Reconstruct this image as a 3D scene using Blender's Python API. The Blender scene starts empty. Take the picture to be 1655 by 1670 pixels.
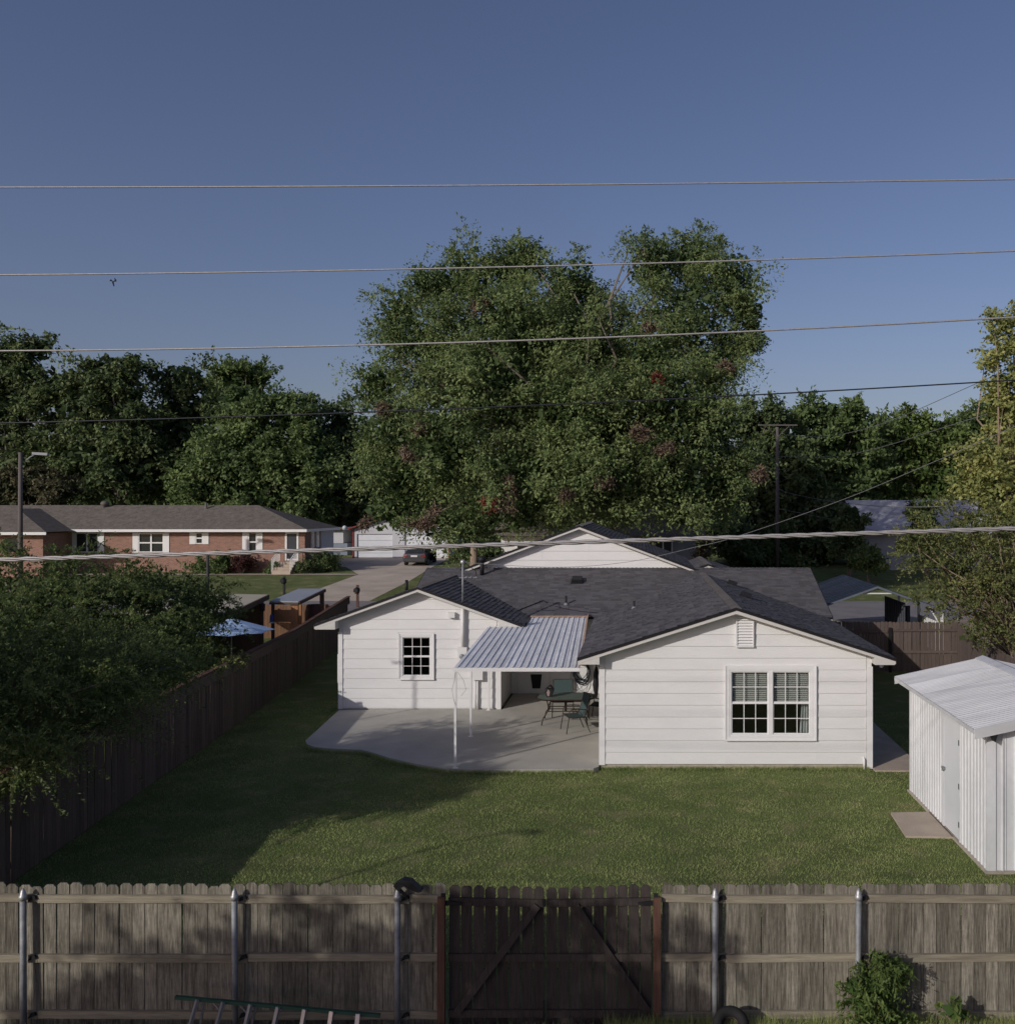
import bpy, bmesh, math, random
import numpy as np
from mathutils import Vector, Matrix

random.seed(7)
rng = np.random.default_rng(11)
SC = bpy.context.scene
COL = SC.collection

# ------------------------------------------------------------ camera, sky, sun, exposure
CH, F = 6.16, 1540.0            # camera height (m), focal length in photo pixels
PX, PY = 1042.0, 828.0          # principal point in photo pixels (the photo is a crop)
cam_d = bpy.data.cameras.new('camera')
cam = bpy.data.objects.new('camera', cam_d)
COL.objects.link(cam)
cam.location = (0, 0, CH)
cam.rotation_euler = (math.radians(90), 0, 0)
cam_d.sensor_fit = 'HORIZONTAL'
cam_d.sensor_width = 36
cam_d.lens = 36 * F / 1655
cam_d.shift_x = -(PX - 827.5) / 1655
cam_d.shift_y = -(835 - PY) / 1655
cam_d.clip_start = 0.1
cam_d.clip_end = 3000
SC.camera = cam

SUN_EL = math.radians(21.8)
SDX, SDY = 0.671, 0.741          # ground direction the shadows run (away from the sun)
world = bpy.data.worlds.new('World')
SC.world = world
world.use_nodes = True
wn, wl = world.node_tree.nodes, world.node_tree.links
wn.clear()
sky = wn.new('ShaderNodeTexSky')
sky.sky_type = 'NISHITA'
sky.sun_disc = False
sky.sun_elevation = SUN_EL
sky.sun_rotation = math.atan2(-SDX, -SDY)
sky.air_density = 1.0
sky.dust_density = 1.7
sky.ozone_density = 1.7
bg = wn.new('ShaderNodeBackground')
bg.inputs['Strength'].default_value = 0.085
wo = wn.new('ShaderNodeOutputWorld')
wt = wn.new('ShaderNodeVectorMath'); wt.operation = 'MULTIPLY'; wt.inputs[1].default_value = (1.08, 0.99, 1.18)   # white balance
wl.new(sky.outputs[0], wt.inputs[0]); wl.new(wt.outputs[0], bg.inputs[0])
wl.new(bg.outputs[0], wo.inputs[0])

sl = bpy.data.lights.new('sun', 'SUN')
sl.energy = 3.35
sl.angle = math.radians(0.53)
sl.color = (1.0, 0.95, 0.88)
sun = bpy.data.objects.new('sun', sl)
COL.objects.link(sun)
sun.location = (-20, -20, 30)
sun.rotation_euler = Vector((SDX * math.cos(SUN_EL), SDY * math.cos(SUN_EL), -math.sin(SUN_EL))).to_track_quat('-Z', 'Y').to_euler()

SC.view_settings.view_transform = 'Standard'
SC.view_settings.look = 'None'
SC.view_settings.gamma = 1
SC.view_settings.use_curve_mapping = False
SC.view_settings.exposure = -0.4
SC.render.engine = 'CYCLES'
SC.cycles.max_bounces = 6
SC.cycles.transparent_max_bounces = 16

# ------------------------------------------------------------ geometry helpers
def T(y):                        # ground height
    return 0.0 if y < 33 else 0.0345 * (min(y, 100) - 33)

def S(y): return F / y
def at(px, py, y):               # photo pixel at a given distance -> world point
    return (( px - PX) * y / F, y, CH - (py - PY) * y / F)
def onz(px, py, z):              # photo pixel on a horizontal plane
    y = (CH - z) * F / (py - PY)
    return ((px - PX) * y / F, y, z)
def ong(px, py, dz=0.0):         # photo pixel on the ground
    y = 20.0
    for _ in range(60):
        y = 0.5 * y + 0.5 * (CH - T(y)) * F / (py - PY)
    return ((px - PX) * y / F, y, T(y) + dz)
def onplane(px, py, p0, n):
    d = Vector(((px - PX) / F, 1, -(py - PY) / F))
    o = Vector((0, 0, CH)); n = Vector(n)
    t = (Vector(p0) - o).dot(n) / d.dot(n)
    return o + d * t

ORG = {}
def tag(o, label=None, cat=None, group=None, kind=None):
    if label: o['label'] = label
    if cat: o['category'] = cat
    if group: o['group'] = group
    if kind: o['kind'] = kind
    return o
def thing(name, label, cat, loc=(0, 0, 0), group=None):
    o = bpy.data.objects.new(name, None)
    o.empty_display_size = 0.3
    COL.objects.link(o)
    o.location = loc
    ORG[o.name] = Vector(loc)
    return tag(o, label, cat, group)

class MB:
    def __init__(s): s.v = []; s.f = []; s.t = []
    def face(s, pts, tint=0.5):
        b = len(s.v); s.v += [tuple(p) for p in pts]
        s.f.append(tuple(range(b, b + len(pts)))); s.t.append(tint)
    def prism(s, pts, vec, tint=0.5):
        pts = [Vector(p) for p in pts]; vec = Vector(vec); n = len(pts); b = len(s.v)
        s.v += [tuple(p) for p in pts] + [tuple(p + vec) for p in pts]
        s.f.append(tuple(range(b, b + n))); s.f.append(tuple(range(b + 2 * n - 1, b + n - 1, -1)))
        for i in range(n):
            j = (i + 1) % n
            s.f.append((b + i, b + n + i, b + n + j, b + j))
        s.t += [tint] * (n + 2)
        return s
    def box(s, x0, x1, y0, y1, z0, z1, tint=0.5):
        return s.prism([(x0, y0, z0), (x1, y0, z0), (x1, y1, z0), (x0, y1, z0)], (0, 0, z1 - z0), tint)
    def bar(s, a, b, w, h=None, up=(0, 0, 1)):
        a = Vector(a); b = Vector(b); h = h or w
        d = (b - a).normalized(); u = Vector(up)
        if abs(d.dot(u)) > 0.98: u = Vector((0, 1, 0))
        r = d.cross(u).normalized() * (w / 2); u = r.cross(d).normalized() * (h / 2)
        return s.prism([a - r - u, a + r - u, a + r + u, a - r + u], b - a)
    def tube(s, pts, r, n=6, cap=True):
        pts = [Vector(p) for p in pts]; m = len(pts)
        rs = r if isinstance(r, (list, tuple)) else [r] * m
        b = len(s.v)
        pu = None
        for i, p in enumerate(pts):
            d = (pts[min(i + 1, m - 1)] - pts[max(i - 1, 0)])
            d = d.normalized() if d.length > 1e-9 else Vector((0, 0, 1))
            if pu is None:
                pu = Vector((0, 0, 1)) if abs(d.z) < 0.9 else Vector((0, 1, 0))
            rr = d.cross(pu)
            if rr.length < 1e-6: rr = d.cross(Vector((1, 0, 0)))
            rr.normalize(); pu = rr.cross(d).normalized()
            for k in range(n):
                a = 2 * math.pi * k / n
                s.v.append(tuple(p + (rr * math.cos(a) + pu * math.sin(a)) * rs[i]))
        for i in range(m - 1):
            for k in range(n):
                k2 = (k + 1) % n
                s.f.append((b + i * n + k, b + i * n + k2, b + (i + 1) * n + k2, b + (i + 1) * n + k)); s.t.append(0.5)
        if cap:
            s.f.append(tuple(b + k for k in range(n))[::-1]); s.t.append(0.5)
            s.f.append(tuple(b + (m - 1) * n + k for k in range(n))); s.t.append(0.5)
        return s
    def lathe(s, prof, c, n=16):         # prof: (r, z)
        b = len(s.v); m = len(prof)
        for r, z in prof:
            for k in range(n):
                a = 2 * math.pi * k / n
                s.v.append((c[0] + r * math.cos(a), c[1] + r * math.sin(a), c[2] + z))
        for i in range(m - 1):
            for k in range(n):
                k2 = (k + 1) % n
                s.f.append((b + i * n + k, b + i * n + k2, b + (i + 1) * n + k2, b + (i + 1) * n + k)); s.t.append(0.5)
        s.f.append(tuple(b + k for k in range(n))[::-1]); s.t.append(0.5)
        s.f.append(tuple(b + (m - 1) * n + k for k in range(n))); s.t.append(0.5)
        return s
    def build(s, name, m, parent=None, smooth=False, tint=False, recalc=True):
        org = ORG.get(parent.name, Vector((0, 0, 0))) if parent else None
        if org is None:
            xs = [p[0] for p in s.v]; ys = [p[1] for p in s.v]; zs = [p[2] for p in s.v]
            org = Vector(((min(xs) + max(xs)) / 2, (min(ys) + max(ys)) / 2, min(zs)))
        me = bpy.data.meshes.new(name)
        me.from_pydata([(p[0] - org.x, p[1] - org.y, p[2] - org.z) for p in s.v], [], s.f)
        if tint:
            a = me.attributes.new('tint', 'FLOAT', 'FACE'); a.data.foreach_set('value', s.t)
        if recalc and not tint:
            bm = bmesh.new(); bm.from_mesh(me)
            bmesh.ops.recalc_face_normals(bm, faces=bm.faces); bm.to_mesh(me); bm.free()
        if smooth:
            me.polygons.foreach_set('use_smooth', [True] * len(me.polygons))
        me.materials.append(m)
        o = bpy.data.objects.new(name, me); COL.objects.link(o)
        if parent: o.parent = parent; ORG[o.name] = org
        else: o.location = org; ORG[o.name] = org
        return o

def kids(o): return [c for c in bpy.data.objects if c.parent == o]
def copy_tree(o, parent=None, children=None):
    if children is None:
        children = {}
        for c in bpy.data.objects:
            if c.parent: children.setdefault(c.parent.name, []).append(c)
    c = o.copy(); COL.objects.link(c)
    if parent: c.parent = parent
    for ch in children.get(o.name, []): copy_tree(ch, c, children)
    return c

# ------------------------------------------------------------ materials
def _base(name):
    m = bpy.data.materials.new(name); m.use_nodes = True
    nt = m.node_tree; nt.nodes.clear()
    out = nt.nodes.new('ShaderNodeOutputMaterial')
    b = nt.nodes.new('ShaderNodeBsdfPrincipled'); nt.links.new(b.outputs[0], out.inputs[0])
    return m, nt, b, out
def M(name, col, rough=0.75, var=0.12, scale=4, stretch=(1, 1, 1), bump=0.0, bscale=None, metal=0.0,
      col2=None, rnd=0.0, tint=0.0, spec=0.3, detail=6, speck=0.0, sscale=200):
    m, nt, b, out = _base(name); N, L = nt.nodes, nt.links
    tc = N.new('ShaderNodeTexCoord'); vec = tc.outputs['Object']
    oi = None
    if rnd:
        oi = N.new('ShaderNodeObjectInfo')
        mu = N.new('ShaderNodeMath'); mu.operation = 'MULTIPLY'; mu.inputs[1].default_value = 91.7
        L.new(oi.outputs['Random'], mu.inputs[0])
        ad = N.new('ShaderNodeVectorMath'); ad.operation = 'ADD'
        L.new(vec, ad.inputs[0]); L.new(mu.outputs[0], ad.inputs[1]); vec = ad.outputs[0]
    mp = N.new('ShaderNodeMapping'); mp.inputs['Scale'].default_value = stretch; L.new(vec, mp.inputs[0])
    nz = N.new('ShaderNodeTexNoise'); nz.inputs['Scale'].default_value = scale; nz.inputs['Detail'].default_value = detail
    nz.inputs['Roughness'].default_value = 0.62
    L.new(mp.outputs[0], nz.inputs[0])
    cr = N.new('ShaderNodeValToRGB')
    c2 = col2 or tuple(min(1, c * (1 + var)) for c in col)
    c1 = col if col2 else tuple(c * (1 - var) for c in col)
    cr.color_ramp.elements[0].position = 0.3; cr.color_ramp.elements[1].position = 0.7
    cr.color_ramp.elements[0].color = (*c1, 1); cr.color_ramp.elements[1].color = (*c2, 1)
    L.new(nz.outputs['Fac'], cr.inputs[0]); colo = cr.outputs[0]
    def mulby(sock, lo, hi, colo):
        mr = N.new('ShaderNodeMapRange'); mr.inputs[3].default_value = lo; mr.inputs[4].default_value = hi
        L.new(sock, mr.inputs[0])
        mx = N.new('ShaderNodeVectorMath'); mx.operation = 'SCALE'
        L.new(colo, mx.inputs[0]); L.new(mr.outputs[0], mx.inputs['Scale']); return mx.outputs[0]
    if rnd: colo = mulby(oi.outputs['Random'], 1 - rnd, 1 + rnd, colo)
    if tint:
        at_ = N.new('ShaderNodeAttribute'); at_.attribute_name = 'tint'
        colo = mulby(at_.outputs['Fac'], 1 - tint, 1 + tint, colo)
    if speck:
        n3 = N.new('ShaderNodeTexNoise'); n3.inputs['Scale'].default_value = sscale; n3.inputs['Detail'].default_value = 2
        L.new(vec, n3.inputs[0]); colo = mulby(n3.outputs['Fac'], 1 - speck, 1 + speck, colo)
    L.new(colo, b.inputs['Base Color'])
    b.inputs['Roughness'].default_value = rough; b.inputs['Metallic'].default_value = metal
    b.inputs['Specular IOR Level'].default_value = spec
    if bump:
        n2 = N.new('ShaderNodeTexNoise'); n2.inputs['Scale'].default_value = bscale or scale * 4; n2.inputs['Detail'].default_value = 5
        L.new(mp.outputs[0], n2.inputs[0])
        bp = N.new('ShaderNodeBump'); bp.inputs['Strength'].default_value = bump; bp.inputs['Distance'].default_value = 0.02
        L.new(n2.outputs['Fac'], bp.inputs['Height']); L.new(bp.outputs[0], b.inputs['Normal'])
    return m
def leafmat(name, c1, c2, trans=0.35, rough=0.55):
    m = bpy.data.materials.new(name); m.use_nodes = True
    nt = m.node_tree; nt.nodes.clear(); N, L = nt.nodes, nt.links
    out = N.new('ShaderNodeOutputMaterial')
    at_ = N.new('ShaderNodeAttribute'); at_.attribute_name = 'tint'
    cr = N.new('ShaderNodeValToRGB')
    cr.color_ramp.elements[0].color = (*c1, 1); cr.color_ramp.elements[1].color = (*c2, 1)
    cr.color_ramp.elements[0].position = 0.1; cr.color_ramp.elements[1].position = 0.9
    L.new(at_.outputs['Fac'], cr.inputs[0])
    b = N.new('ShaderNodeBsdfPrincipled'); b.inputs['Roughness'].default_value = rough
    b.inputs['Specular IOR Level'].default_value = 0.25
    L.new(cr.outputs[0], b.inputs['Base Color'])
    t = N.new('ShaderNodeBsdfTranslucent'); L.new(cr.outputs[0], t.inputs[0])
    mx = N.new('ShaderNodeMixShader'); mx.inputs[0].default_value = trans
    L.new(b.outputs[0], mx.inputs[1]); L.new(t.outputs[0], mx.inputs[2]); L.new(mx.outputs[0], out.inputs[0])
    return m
def glassmat(name, tintc=(0.93, 0.95, 0.94), refl=0.12):
    m = bpy.data.materials.new(name); m.use_nodes = True
    nt = m.node_tree; nt.nodes.clear(); N, L = nt.nodes, nt.links
    out = N.new('ShaderNodeOutputMaterial')
    tr = N.new('ShaderNodeBsdfTransparent'); tr.inputs[0].default_value = (*tintc, 1)
    gl = N.new('ShaderNodeBsdfGlossy'); gl.inputs['Roughness'].default_value = 0.03
    fr = N.new('ShaderNodeLayerWeight'); fr.inputs[0].default_value = 0.35
    pw_ = N.new('ShaderNodeMath'); pw_.operation = 'POWER'; pw_.inputs[1].default_value = 3.0; L.new(fr.outputs['Facing'], pw_.inputs[0])
    ad = N.new('ShaderNodeMath'); ad.operation = 'ADD'; ad.use_clamp = True; ad.inputs[1].default_value = refl * 0.35; L.new(pw_.outputs[0], ad.inputs[0])
    mx = N.new('ShaderNodeMixShader'); L.new(ad.outputs[0], mx.inputs[0])
    L.new(tr.outputs[0], mx.inputs[1]); L.new(gl.outputs[0], mx.inputs[2]); L.new(mx.outputs[0], out.inputs[0])
    return m
def brickmat(name):
    m, nt, b, out = _base(name); N, L = nt.nodes, nt.links
    tc = N.new('ShaderNodeTexCoord'); sp = N.new('ShaderNodeSeparateXYZ'); L.new(tc.outputs['Object'], sp.inputs[0])
    ad = N.new('ShaderNodeMath'); L.new(sp.outputs[0], ad.inputs[0]); L.new(sp.outputs[1], ad.inputs[1])
    cb = N.new('ShaderNodeCombineXYZ'); L.new(ad.outputs[0], cb.inputs[0]); L.new(sp.outputs[2], cb.inputs[1])
    br = N.new('ShaderNodeTexBrick'); L.new(cb.outputs[0], br.inputs[0])
    br.inputs['Scale'].default_value = 1.0; br.inputs['Brick Width'].default_value = 0.24; br.inputs['Row Height'].default_value = 0.085
    br.inputs['Mortar Size'].default_value = 0.012; br.inputs['Bias'].default_value = 0.0
    br.inputs['Color1'].default_value = (0.34, 0.165, 0.115, 1); br.inputs['Color2'].default_value = (0.22, 0.105, 0.078, 1)
    br.inputs['Mortar'].default_value = (0.28, 0.21, 0.17, 1)
    L.new(br.outputs[0], b.inputs['Base Color']); b.inputs['Roughness'].default_value = 0.9
    bp = N.new('ShaderNodeBump'); bp.inputs['Strength'].default_value = 0.4; bp.inputs['Distance'].default_value = 0.01
    L.new(br.outputs['Fac'], bp.inputs['Height']); bp.invert = True; L.new(bp.outputs[0], b.inputs['Normal'])
    return m
def lawnmat(name, a, c, brown, sc=0.5, fine=60):
    m, nt, b, out = _base(name); N, L = nt.nodes, nt.links
    tc = N.new('ShaderNodeTexCoord')
    n1 = N.new('ShaderNodeTexNoise'); n1.inputs['Scale'].default_value = sc; n1.inputs['Detail'].default_value = 8
    n2 = N.new('ShaderNodeTexNoise'); n2.inputs['Scale'].default_value = fine; n2.inputs['Detail'].default_value = 4
    n4 = N.new('ShaderNodeTexNoise'); n4.inputs['Scale'].default_value = sc * 3.1; n4.inputs['Detail'].default_value = 6
    for n in (n1, n2, n4): L.new(tc.outputs['Object'], n.inputs[0])
    r1 = N.new('ShaderNodeValToRGB'); r1.color_ramp.elements[0].color = (*a, 1); r1.color_ramp.elements[1].color = (*c, 1)
    r1.color_ramp.elements[0].position = 0.35; r1.color_ramp.elements[1].position = 0.65
    L.new(n2.outputs[0], r1.inputs[0])
    r2 = N.new('ShaderNodeValToRGB'); r2.color_ramp.elements[0].position = 0.5; r2.color_ramp.elements[1].position = 0.72
    L.new(n4.outputs[0], r2.inputs[0])
    mx = N.new('ShaderNodeMixRGB'); mx.inputs[2].default_value = (*brown, 1)
    L.new(r2.outputs[0], mx.inputs[0]); L.new(r1.outputs[0], mx.inputs[1])
    mr = N.new('ShaderNodeMapRange'); mr.inputs[3].default_value = 0.62; mr.inputs[4].default_value = 1.38
    L.new(n1.outputs[0], mr.inputs[0])
    sc_ = N.new('ShaderNodeVectorMath'); sc_.operation = 'SCALE'; L.new(mx.outputs[0], sc_.inputs[0]); L.new(mr.outputs[0], sc_.inputs['Scale'])
    L.new(sc_.outputs[0], b.inputs['Base Color']); b.inputs['Roughness'].default_value = 0.95; b.inputs['Specular IOR Level'].default_value = 0.1
    bp = N.new('ShaderNodeBump'); bp.inputs['Strength'].default_value = 0.8; bp.inputs['Distance'].default_value = 0.05
    L.new(n2.outputs[0], bp.inputs['Height']); L.new(bp.outputs[0], b.inputs['Normal'])
    return m

GRASS = lawnmat('lawn_grass', (0.075, 0.10, 0.035), (0.21, 0.25, 0.09), (0.26, 0.23, 0.12))
SOIL = lawnmat('weedy_soil', (0.05, 0.06, 0.025), (0.10, 0.11, 0.045), (0.12, 0.09, 0.06), 1.2)
BLADE = leafmat('grass_blade', (0.18, 0.255, 0.075), (0.52, 0.56, 0.23), 0.42)
WHITE = M('white_siding_paint', (0.70, 0.695, 0.69), 0.55, 0.035, 1.5, (1, 1, 3), speck=0.04, sscale=35, rnd=0.015)
TRIM = M('white_trim_paint', (0.73, 0.725, 0.72), 0.5, 0.03, 3)
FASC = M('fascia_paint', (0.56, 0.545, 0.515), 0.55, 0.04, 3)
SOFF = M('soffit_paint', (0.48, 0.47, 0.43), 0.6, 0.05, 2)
FOUND = M('foundation_concrete', (0.42, 0.37, 0.31), 0.9, 0.15, 5, bump=0.3)
SHING = M('charcoal_shingle', (0.110, 0.105, 0.111), 0.95, 0.08, 1.3, tint=0.22, speck=0.3, sscale=45, spec=0.15)
EDGE = M('black_drip_edge', (0.012, 0.011, 0.013), 0.5, 0.1, 5)
CONC = M('patio_concrete', (0.42, 0.40, 0.355), 0.9, 0.13, 0.9, speck=0.12, sscale=90, bump=0.1, bscale=40)
SLAB = M('old_concrete', (0.42, 0.35, 0.28), 0.95, 0.15, 1.2, speck=0.2, sscale=60)
ROAD = M('street_surface', (0.20, 0.185, 0.19), 0.95, 0.15, 0.8, speck=0.2, sscale=30)
GRAV = M('gravel_shoulder', (0.26, 0.21, 0.16), 0.98, 0.3, 1.5, speck=0.35, sscale=30)
DRIVE = M('driveway_concrete', (0.46, 0.39, 0.32), 0.95, 0.2, 0.5, speck=0.2, sscale=12)
ALUM = M('awning_metal', (0.76, 0.765, 0.78), 0.5, 0.14, 2.2, (1, 0.35, 1), metal=0.0, rnd=0.09, speck=0.22, sscale=7)
RUST = M('rusty_flashing', (0.36, 0.25, 0.19), 0.8, 0.4, 9, metal=0.2)
GALV = M('galvanised_steel', (0.24, 0.25, 0.26), 0.65, 0.3, 7, metal=0.35)
SHEDW = M('shed_wall_paint', (0.62, 0.63, 0.64), 0.5, 0.11, 1.8, (1, 1, 0.3), rnd=0.03, speck=0.10, sscale=8)
SHEDR = M('shed_roof_metal', (0.53, 0.54, 0.55), 0.45, 0.16, 1.3, (0.35, 1, 1), metal=0.05, rnd=0.05)
WOODG = M('weathered_picket', (0.078, 0.070, 0.055), 0.92, 0.4, 5, (9, 9, 0.7), bump=0.5, bscale=14, col2=(0.26, 0.24, 0.195), rnd=0.38, speck=0.25, sscale=20)
RAILW = M('weathered_rail', (0.17, 0.15, 0.115), 0.92, 0.3, 4, (0.6, 9, 9), bump=0.4, bscale=14, col2=(0.31, 0.28, 0.21), rnd=0.1)
WOODD = M('stained_gate_board', (0.034, 0.028, 0.026), 0.9, 0.35, 5, (9, 9, 0.7), bump=0.4, bscale=14, col2=(0.066, 0.054, 0.049), rnd=0.2)
WOODL = M('dark_fence_board', (0.075, 0.055, 0.045), 0.92, 0.4, 5, (9, 9, 0.7), bump=0.4, bscale=14, col2=(0.14, 0.10, 0.08), rnd=0.22)
WOODB = M('brown_stained_fence', (0.10, 0.075, 0.066), 0.9, 0.2, 5, (9, 9, 0.7), bump=0.3, bscale=14, col2=(0.14, 0.108, 0.094), rnd=0.12)
WOODR = M('cedar_post', (0.08, 0.038, 0.028), 0.85, 0.3, 5, (9, 9, 0.7), col2=(0.13, 0.07, 0.05))
WOODO = M('orange_timber', (0.34, 0.17, 0.085), 0.85, 0.25, 5, (9, 9, 0.7))
POLEW = M('pole_wood', (0.13, 0.115, 0.11), 0.95, 0.25, 4, (9, 9, 0.5))
BARK = M('tree_bark', (0.17, 0.145, 0.12), 0.95, 0.35, 6, (1, 1, 0.4), bump=0.6)
BARKL = M('pale_bark', (0.26, 0.20, 0.15), 0.95, 0.3, 6, (1, 1, 0.4), bump=0.4)
BLACK = M('black_plastic', (0.014, 0.014, 0.016), 0.6, 0.2, 8)
DKMET = M('dark_patio_frame', (0.045, 0.030, 0.024), 0.45, 0.2, 9, metal=0.4)
SLING = M('green_sling_fabric', (0.055, 0.085, 0.085), 0.85, 0.12, 30, speck=0.15)
TTOP = M('green_table_glass', (0.13, 0.165, 0.15), 0.35, 0.12, 4)
GREYP = M('grey_cable', (0.36, 0.35, 0.345), 0.6, 0.15, 20, metal=0.3)
DKCAB = M('dark_cable', (0.02, 0.022, 0.028), 0.5, 0.1, 20)
BRICK = brickmat('red_brick')
BROOF = M('brown_grey_shingle', (0.165, 0.145, 0.125), 0.97, 0.25, 2.5, speck=0.45, sscale=9, tint=0.1, spec=0.1)
REDT = M('red_trim_paint', (0.20, 0.03, 0.03), 0.6, 0.15, 3)
DARKG = glassmat('window_glass')
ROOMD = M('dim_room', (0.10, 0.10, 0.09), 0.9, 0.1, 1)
BLIND = M('blind_slat', (0.40, 0.40, 0.38), 0.6, 0.05, 3)
CURT = M('curtain_cloth', (0.42, 0.43, 0.43), 0.85, 0.15, 3, (8, 8, 0.5))
FARG = M('far_glass', (0.03, 0.035, 0.035), 0.08, 0.2, 1.5, spec=0.5)
ALUMB = M('ladder_aluminium', (0.42, 0.42, 0.45), 0.4, 0.12, 6, metal=0.7)
LADG = M('green_fibreglass', (0.035, 0.085, 0.06), 0.55, 0.15, 6)
CARP = M('car_paint', (0.085, 0.09, 0.10), 0.25, 0.05, 3, metal=0.6, spec=0.5)
RUBBER = M('tyre_rubber', (0.015, 0.015, 0.015), 0.85, 0.2, 12)
TAIL = M('tail_light', (0.22, 0.02, 0.02), 0.2, 0.1, 5, spec=0.5)
BLUEU = M('blue_canopy', (0.40, 0.55, 0.78), 0.8, 0.1, 2)
CREAM = M('cream_roof_sheet', (0.44, 0.40, 0.31), 0.8, 0.07, 0.9)
BLUEM = M('blue_grey_metal_roof', (0.045, 0.056, 0.08), 0.4, 0.25, 1.5, (6, 1, 1), metal=0.5, rnd=0.15)
PALER = M('pale_roof', (0.42, 0.42, 0.46), 0.8, 0.15, 0.6)
PALEW = M('pale_wall', (0.52, 0.52, 0.54), 0.8, 0.07, 0.8)
BLUEW = M('blue_grey_wall', (0.22, 0.25, 0.31), 0.8, 0.08, 1)
WEB = leafmat('webworm_nest', (0.13, 0.095, 0.065), (0.27, 0.20, 0.15), 0.2, 0.9)
REDL = leafmat('red_leaf', (0.12, 0.035, 0.025), (0.26, 0.075, 0.05), 0.25, 0.7)
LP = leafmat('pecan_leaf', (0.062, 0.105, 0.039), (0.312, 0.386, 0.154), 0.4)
LD = leafmat('dark_leaf', (0.049, 0.079, 0.034), (0.198, 0.254, 0.100), 0.3)
LM = leafmat('mid_leaf', (0.060, 0.105, 0.039), (0.247, 0.322, 0.120), 0.35)
LG = leafmat('bright_leaf', (0.063, 0.109, 0.030), (0.230, 0.299, 0.092), 0.4)
LY = leafmat('yellow_green_leaf', (0.131, 0.172, 0.055), (0.508, 0.508, 0.187), 0.4)
LC = leafmat('fine_shrub_leaf', (0.055, 0.089, 0.029), (0.216, 0.269, 0.092), 0.4)
LV = leafmat('weed_leaf', (0.06, 0.11, 0.028), (0.19, 0.25, 0.075), 0.4)
LR = leafmat('maroon_leaf', (0.05, 0.02, 0.02), (0.12, 0.05, 0.045), 0.3)

# ------------------------------------------------------------ foliage
def quads_mesh(name, V, tint, m, parent, org):
    n = len(V) // 4
    me = bpy.data.meshes.new(name)
    V = V - np.array(org)
    me.vertices.add(n * 4); me.vertices.foreach_set('co', V.astype(np.float32).ravel())
    me.loops.add(n * 4); me.loops.foreach_set('vertex_index', np.arange(n * 4, dtype=np.int32))
    me.polygons.add(n); me.polygons.foreach_set('loop_start', np.arange(0, n * 4, 4, dtype=np.int32))
    me.update(calc_edges=True)
    a = me.attributes.new('tint', 'FLOAT', 'FACE'); a.data.foreach_set('value', tint.astype(np.float32))
    me.materials.append(m)
    o = bpy.data.objects.new(name, me); COL.objects.link(o)
    if parent: o.parent = parent; ORG[o.name] = Vector(org)
    else: o.location = org
    return o
def leaf_quads(P, D, L, W, out=None, updown=0.7):
    n = len(P)
    D = D / (np.linalg.norm(D, axis=1, keepdims=True) + 1e-9)
    R = rng.normal(size=(n, 3)); R[:, 2] += updown
    if out is not None: R += out * 1.7
    X = np.cross(D, R); X /= (np.linalg.norm(X, axis=1, keepdims=True) + 1e-9)
    l = (L * rng.uniform(0.6, 1.3, n))[:, None]; w = (W * rng.uniform(0.6, 1.3, n))[:, None]
    V = np.empty((n, 4, 3))
    V[:, 0] = P - D * l; V[:, 1] = P + X * w; V[:, 2] = P + D * l; V[:, 3] = P - X * w
    return V.reshape(-1, 3)
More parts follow.
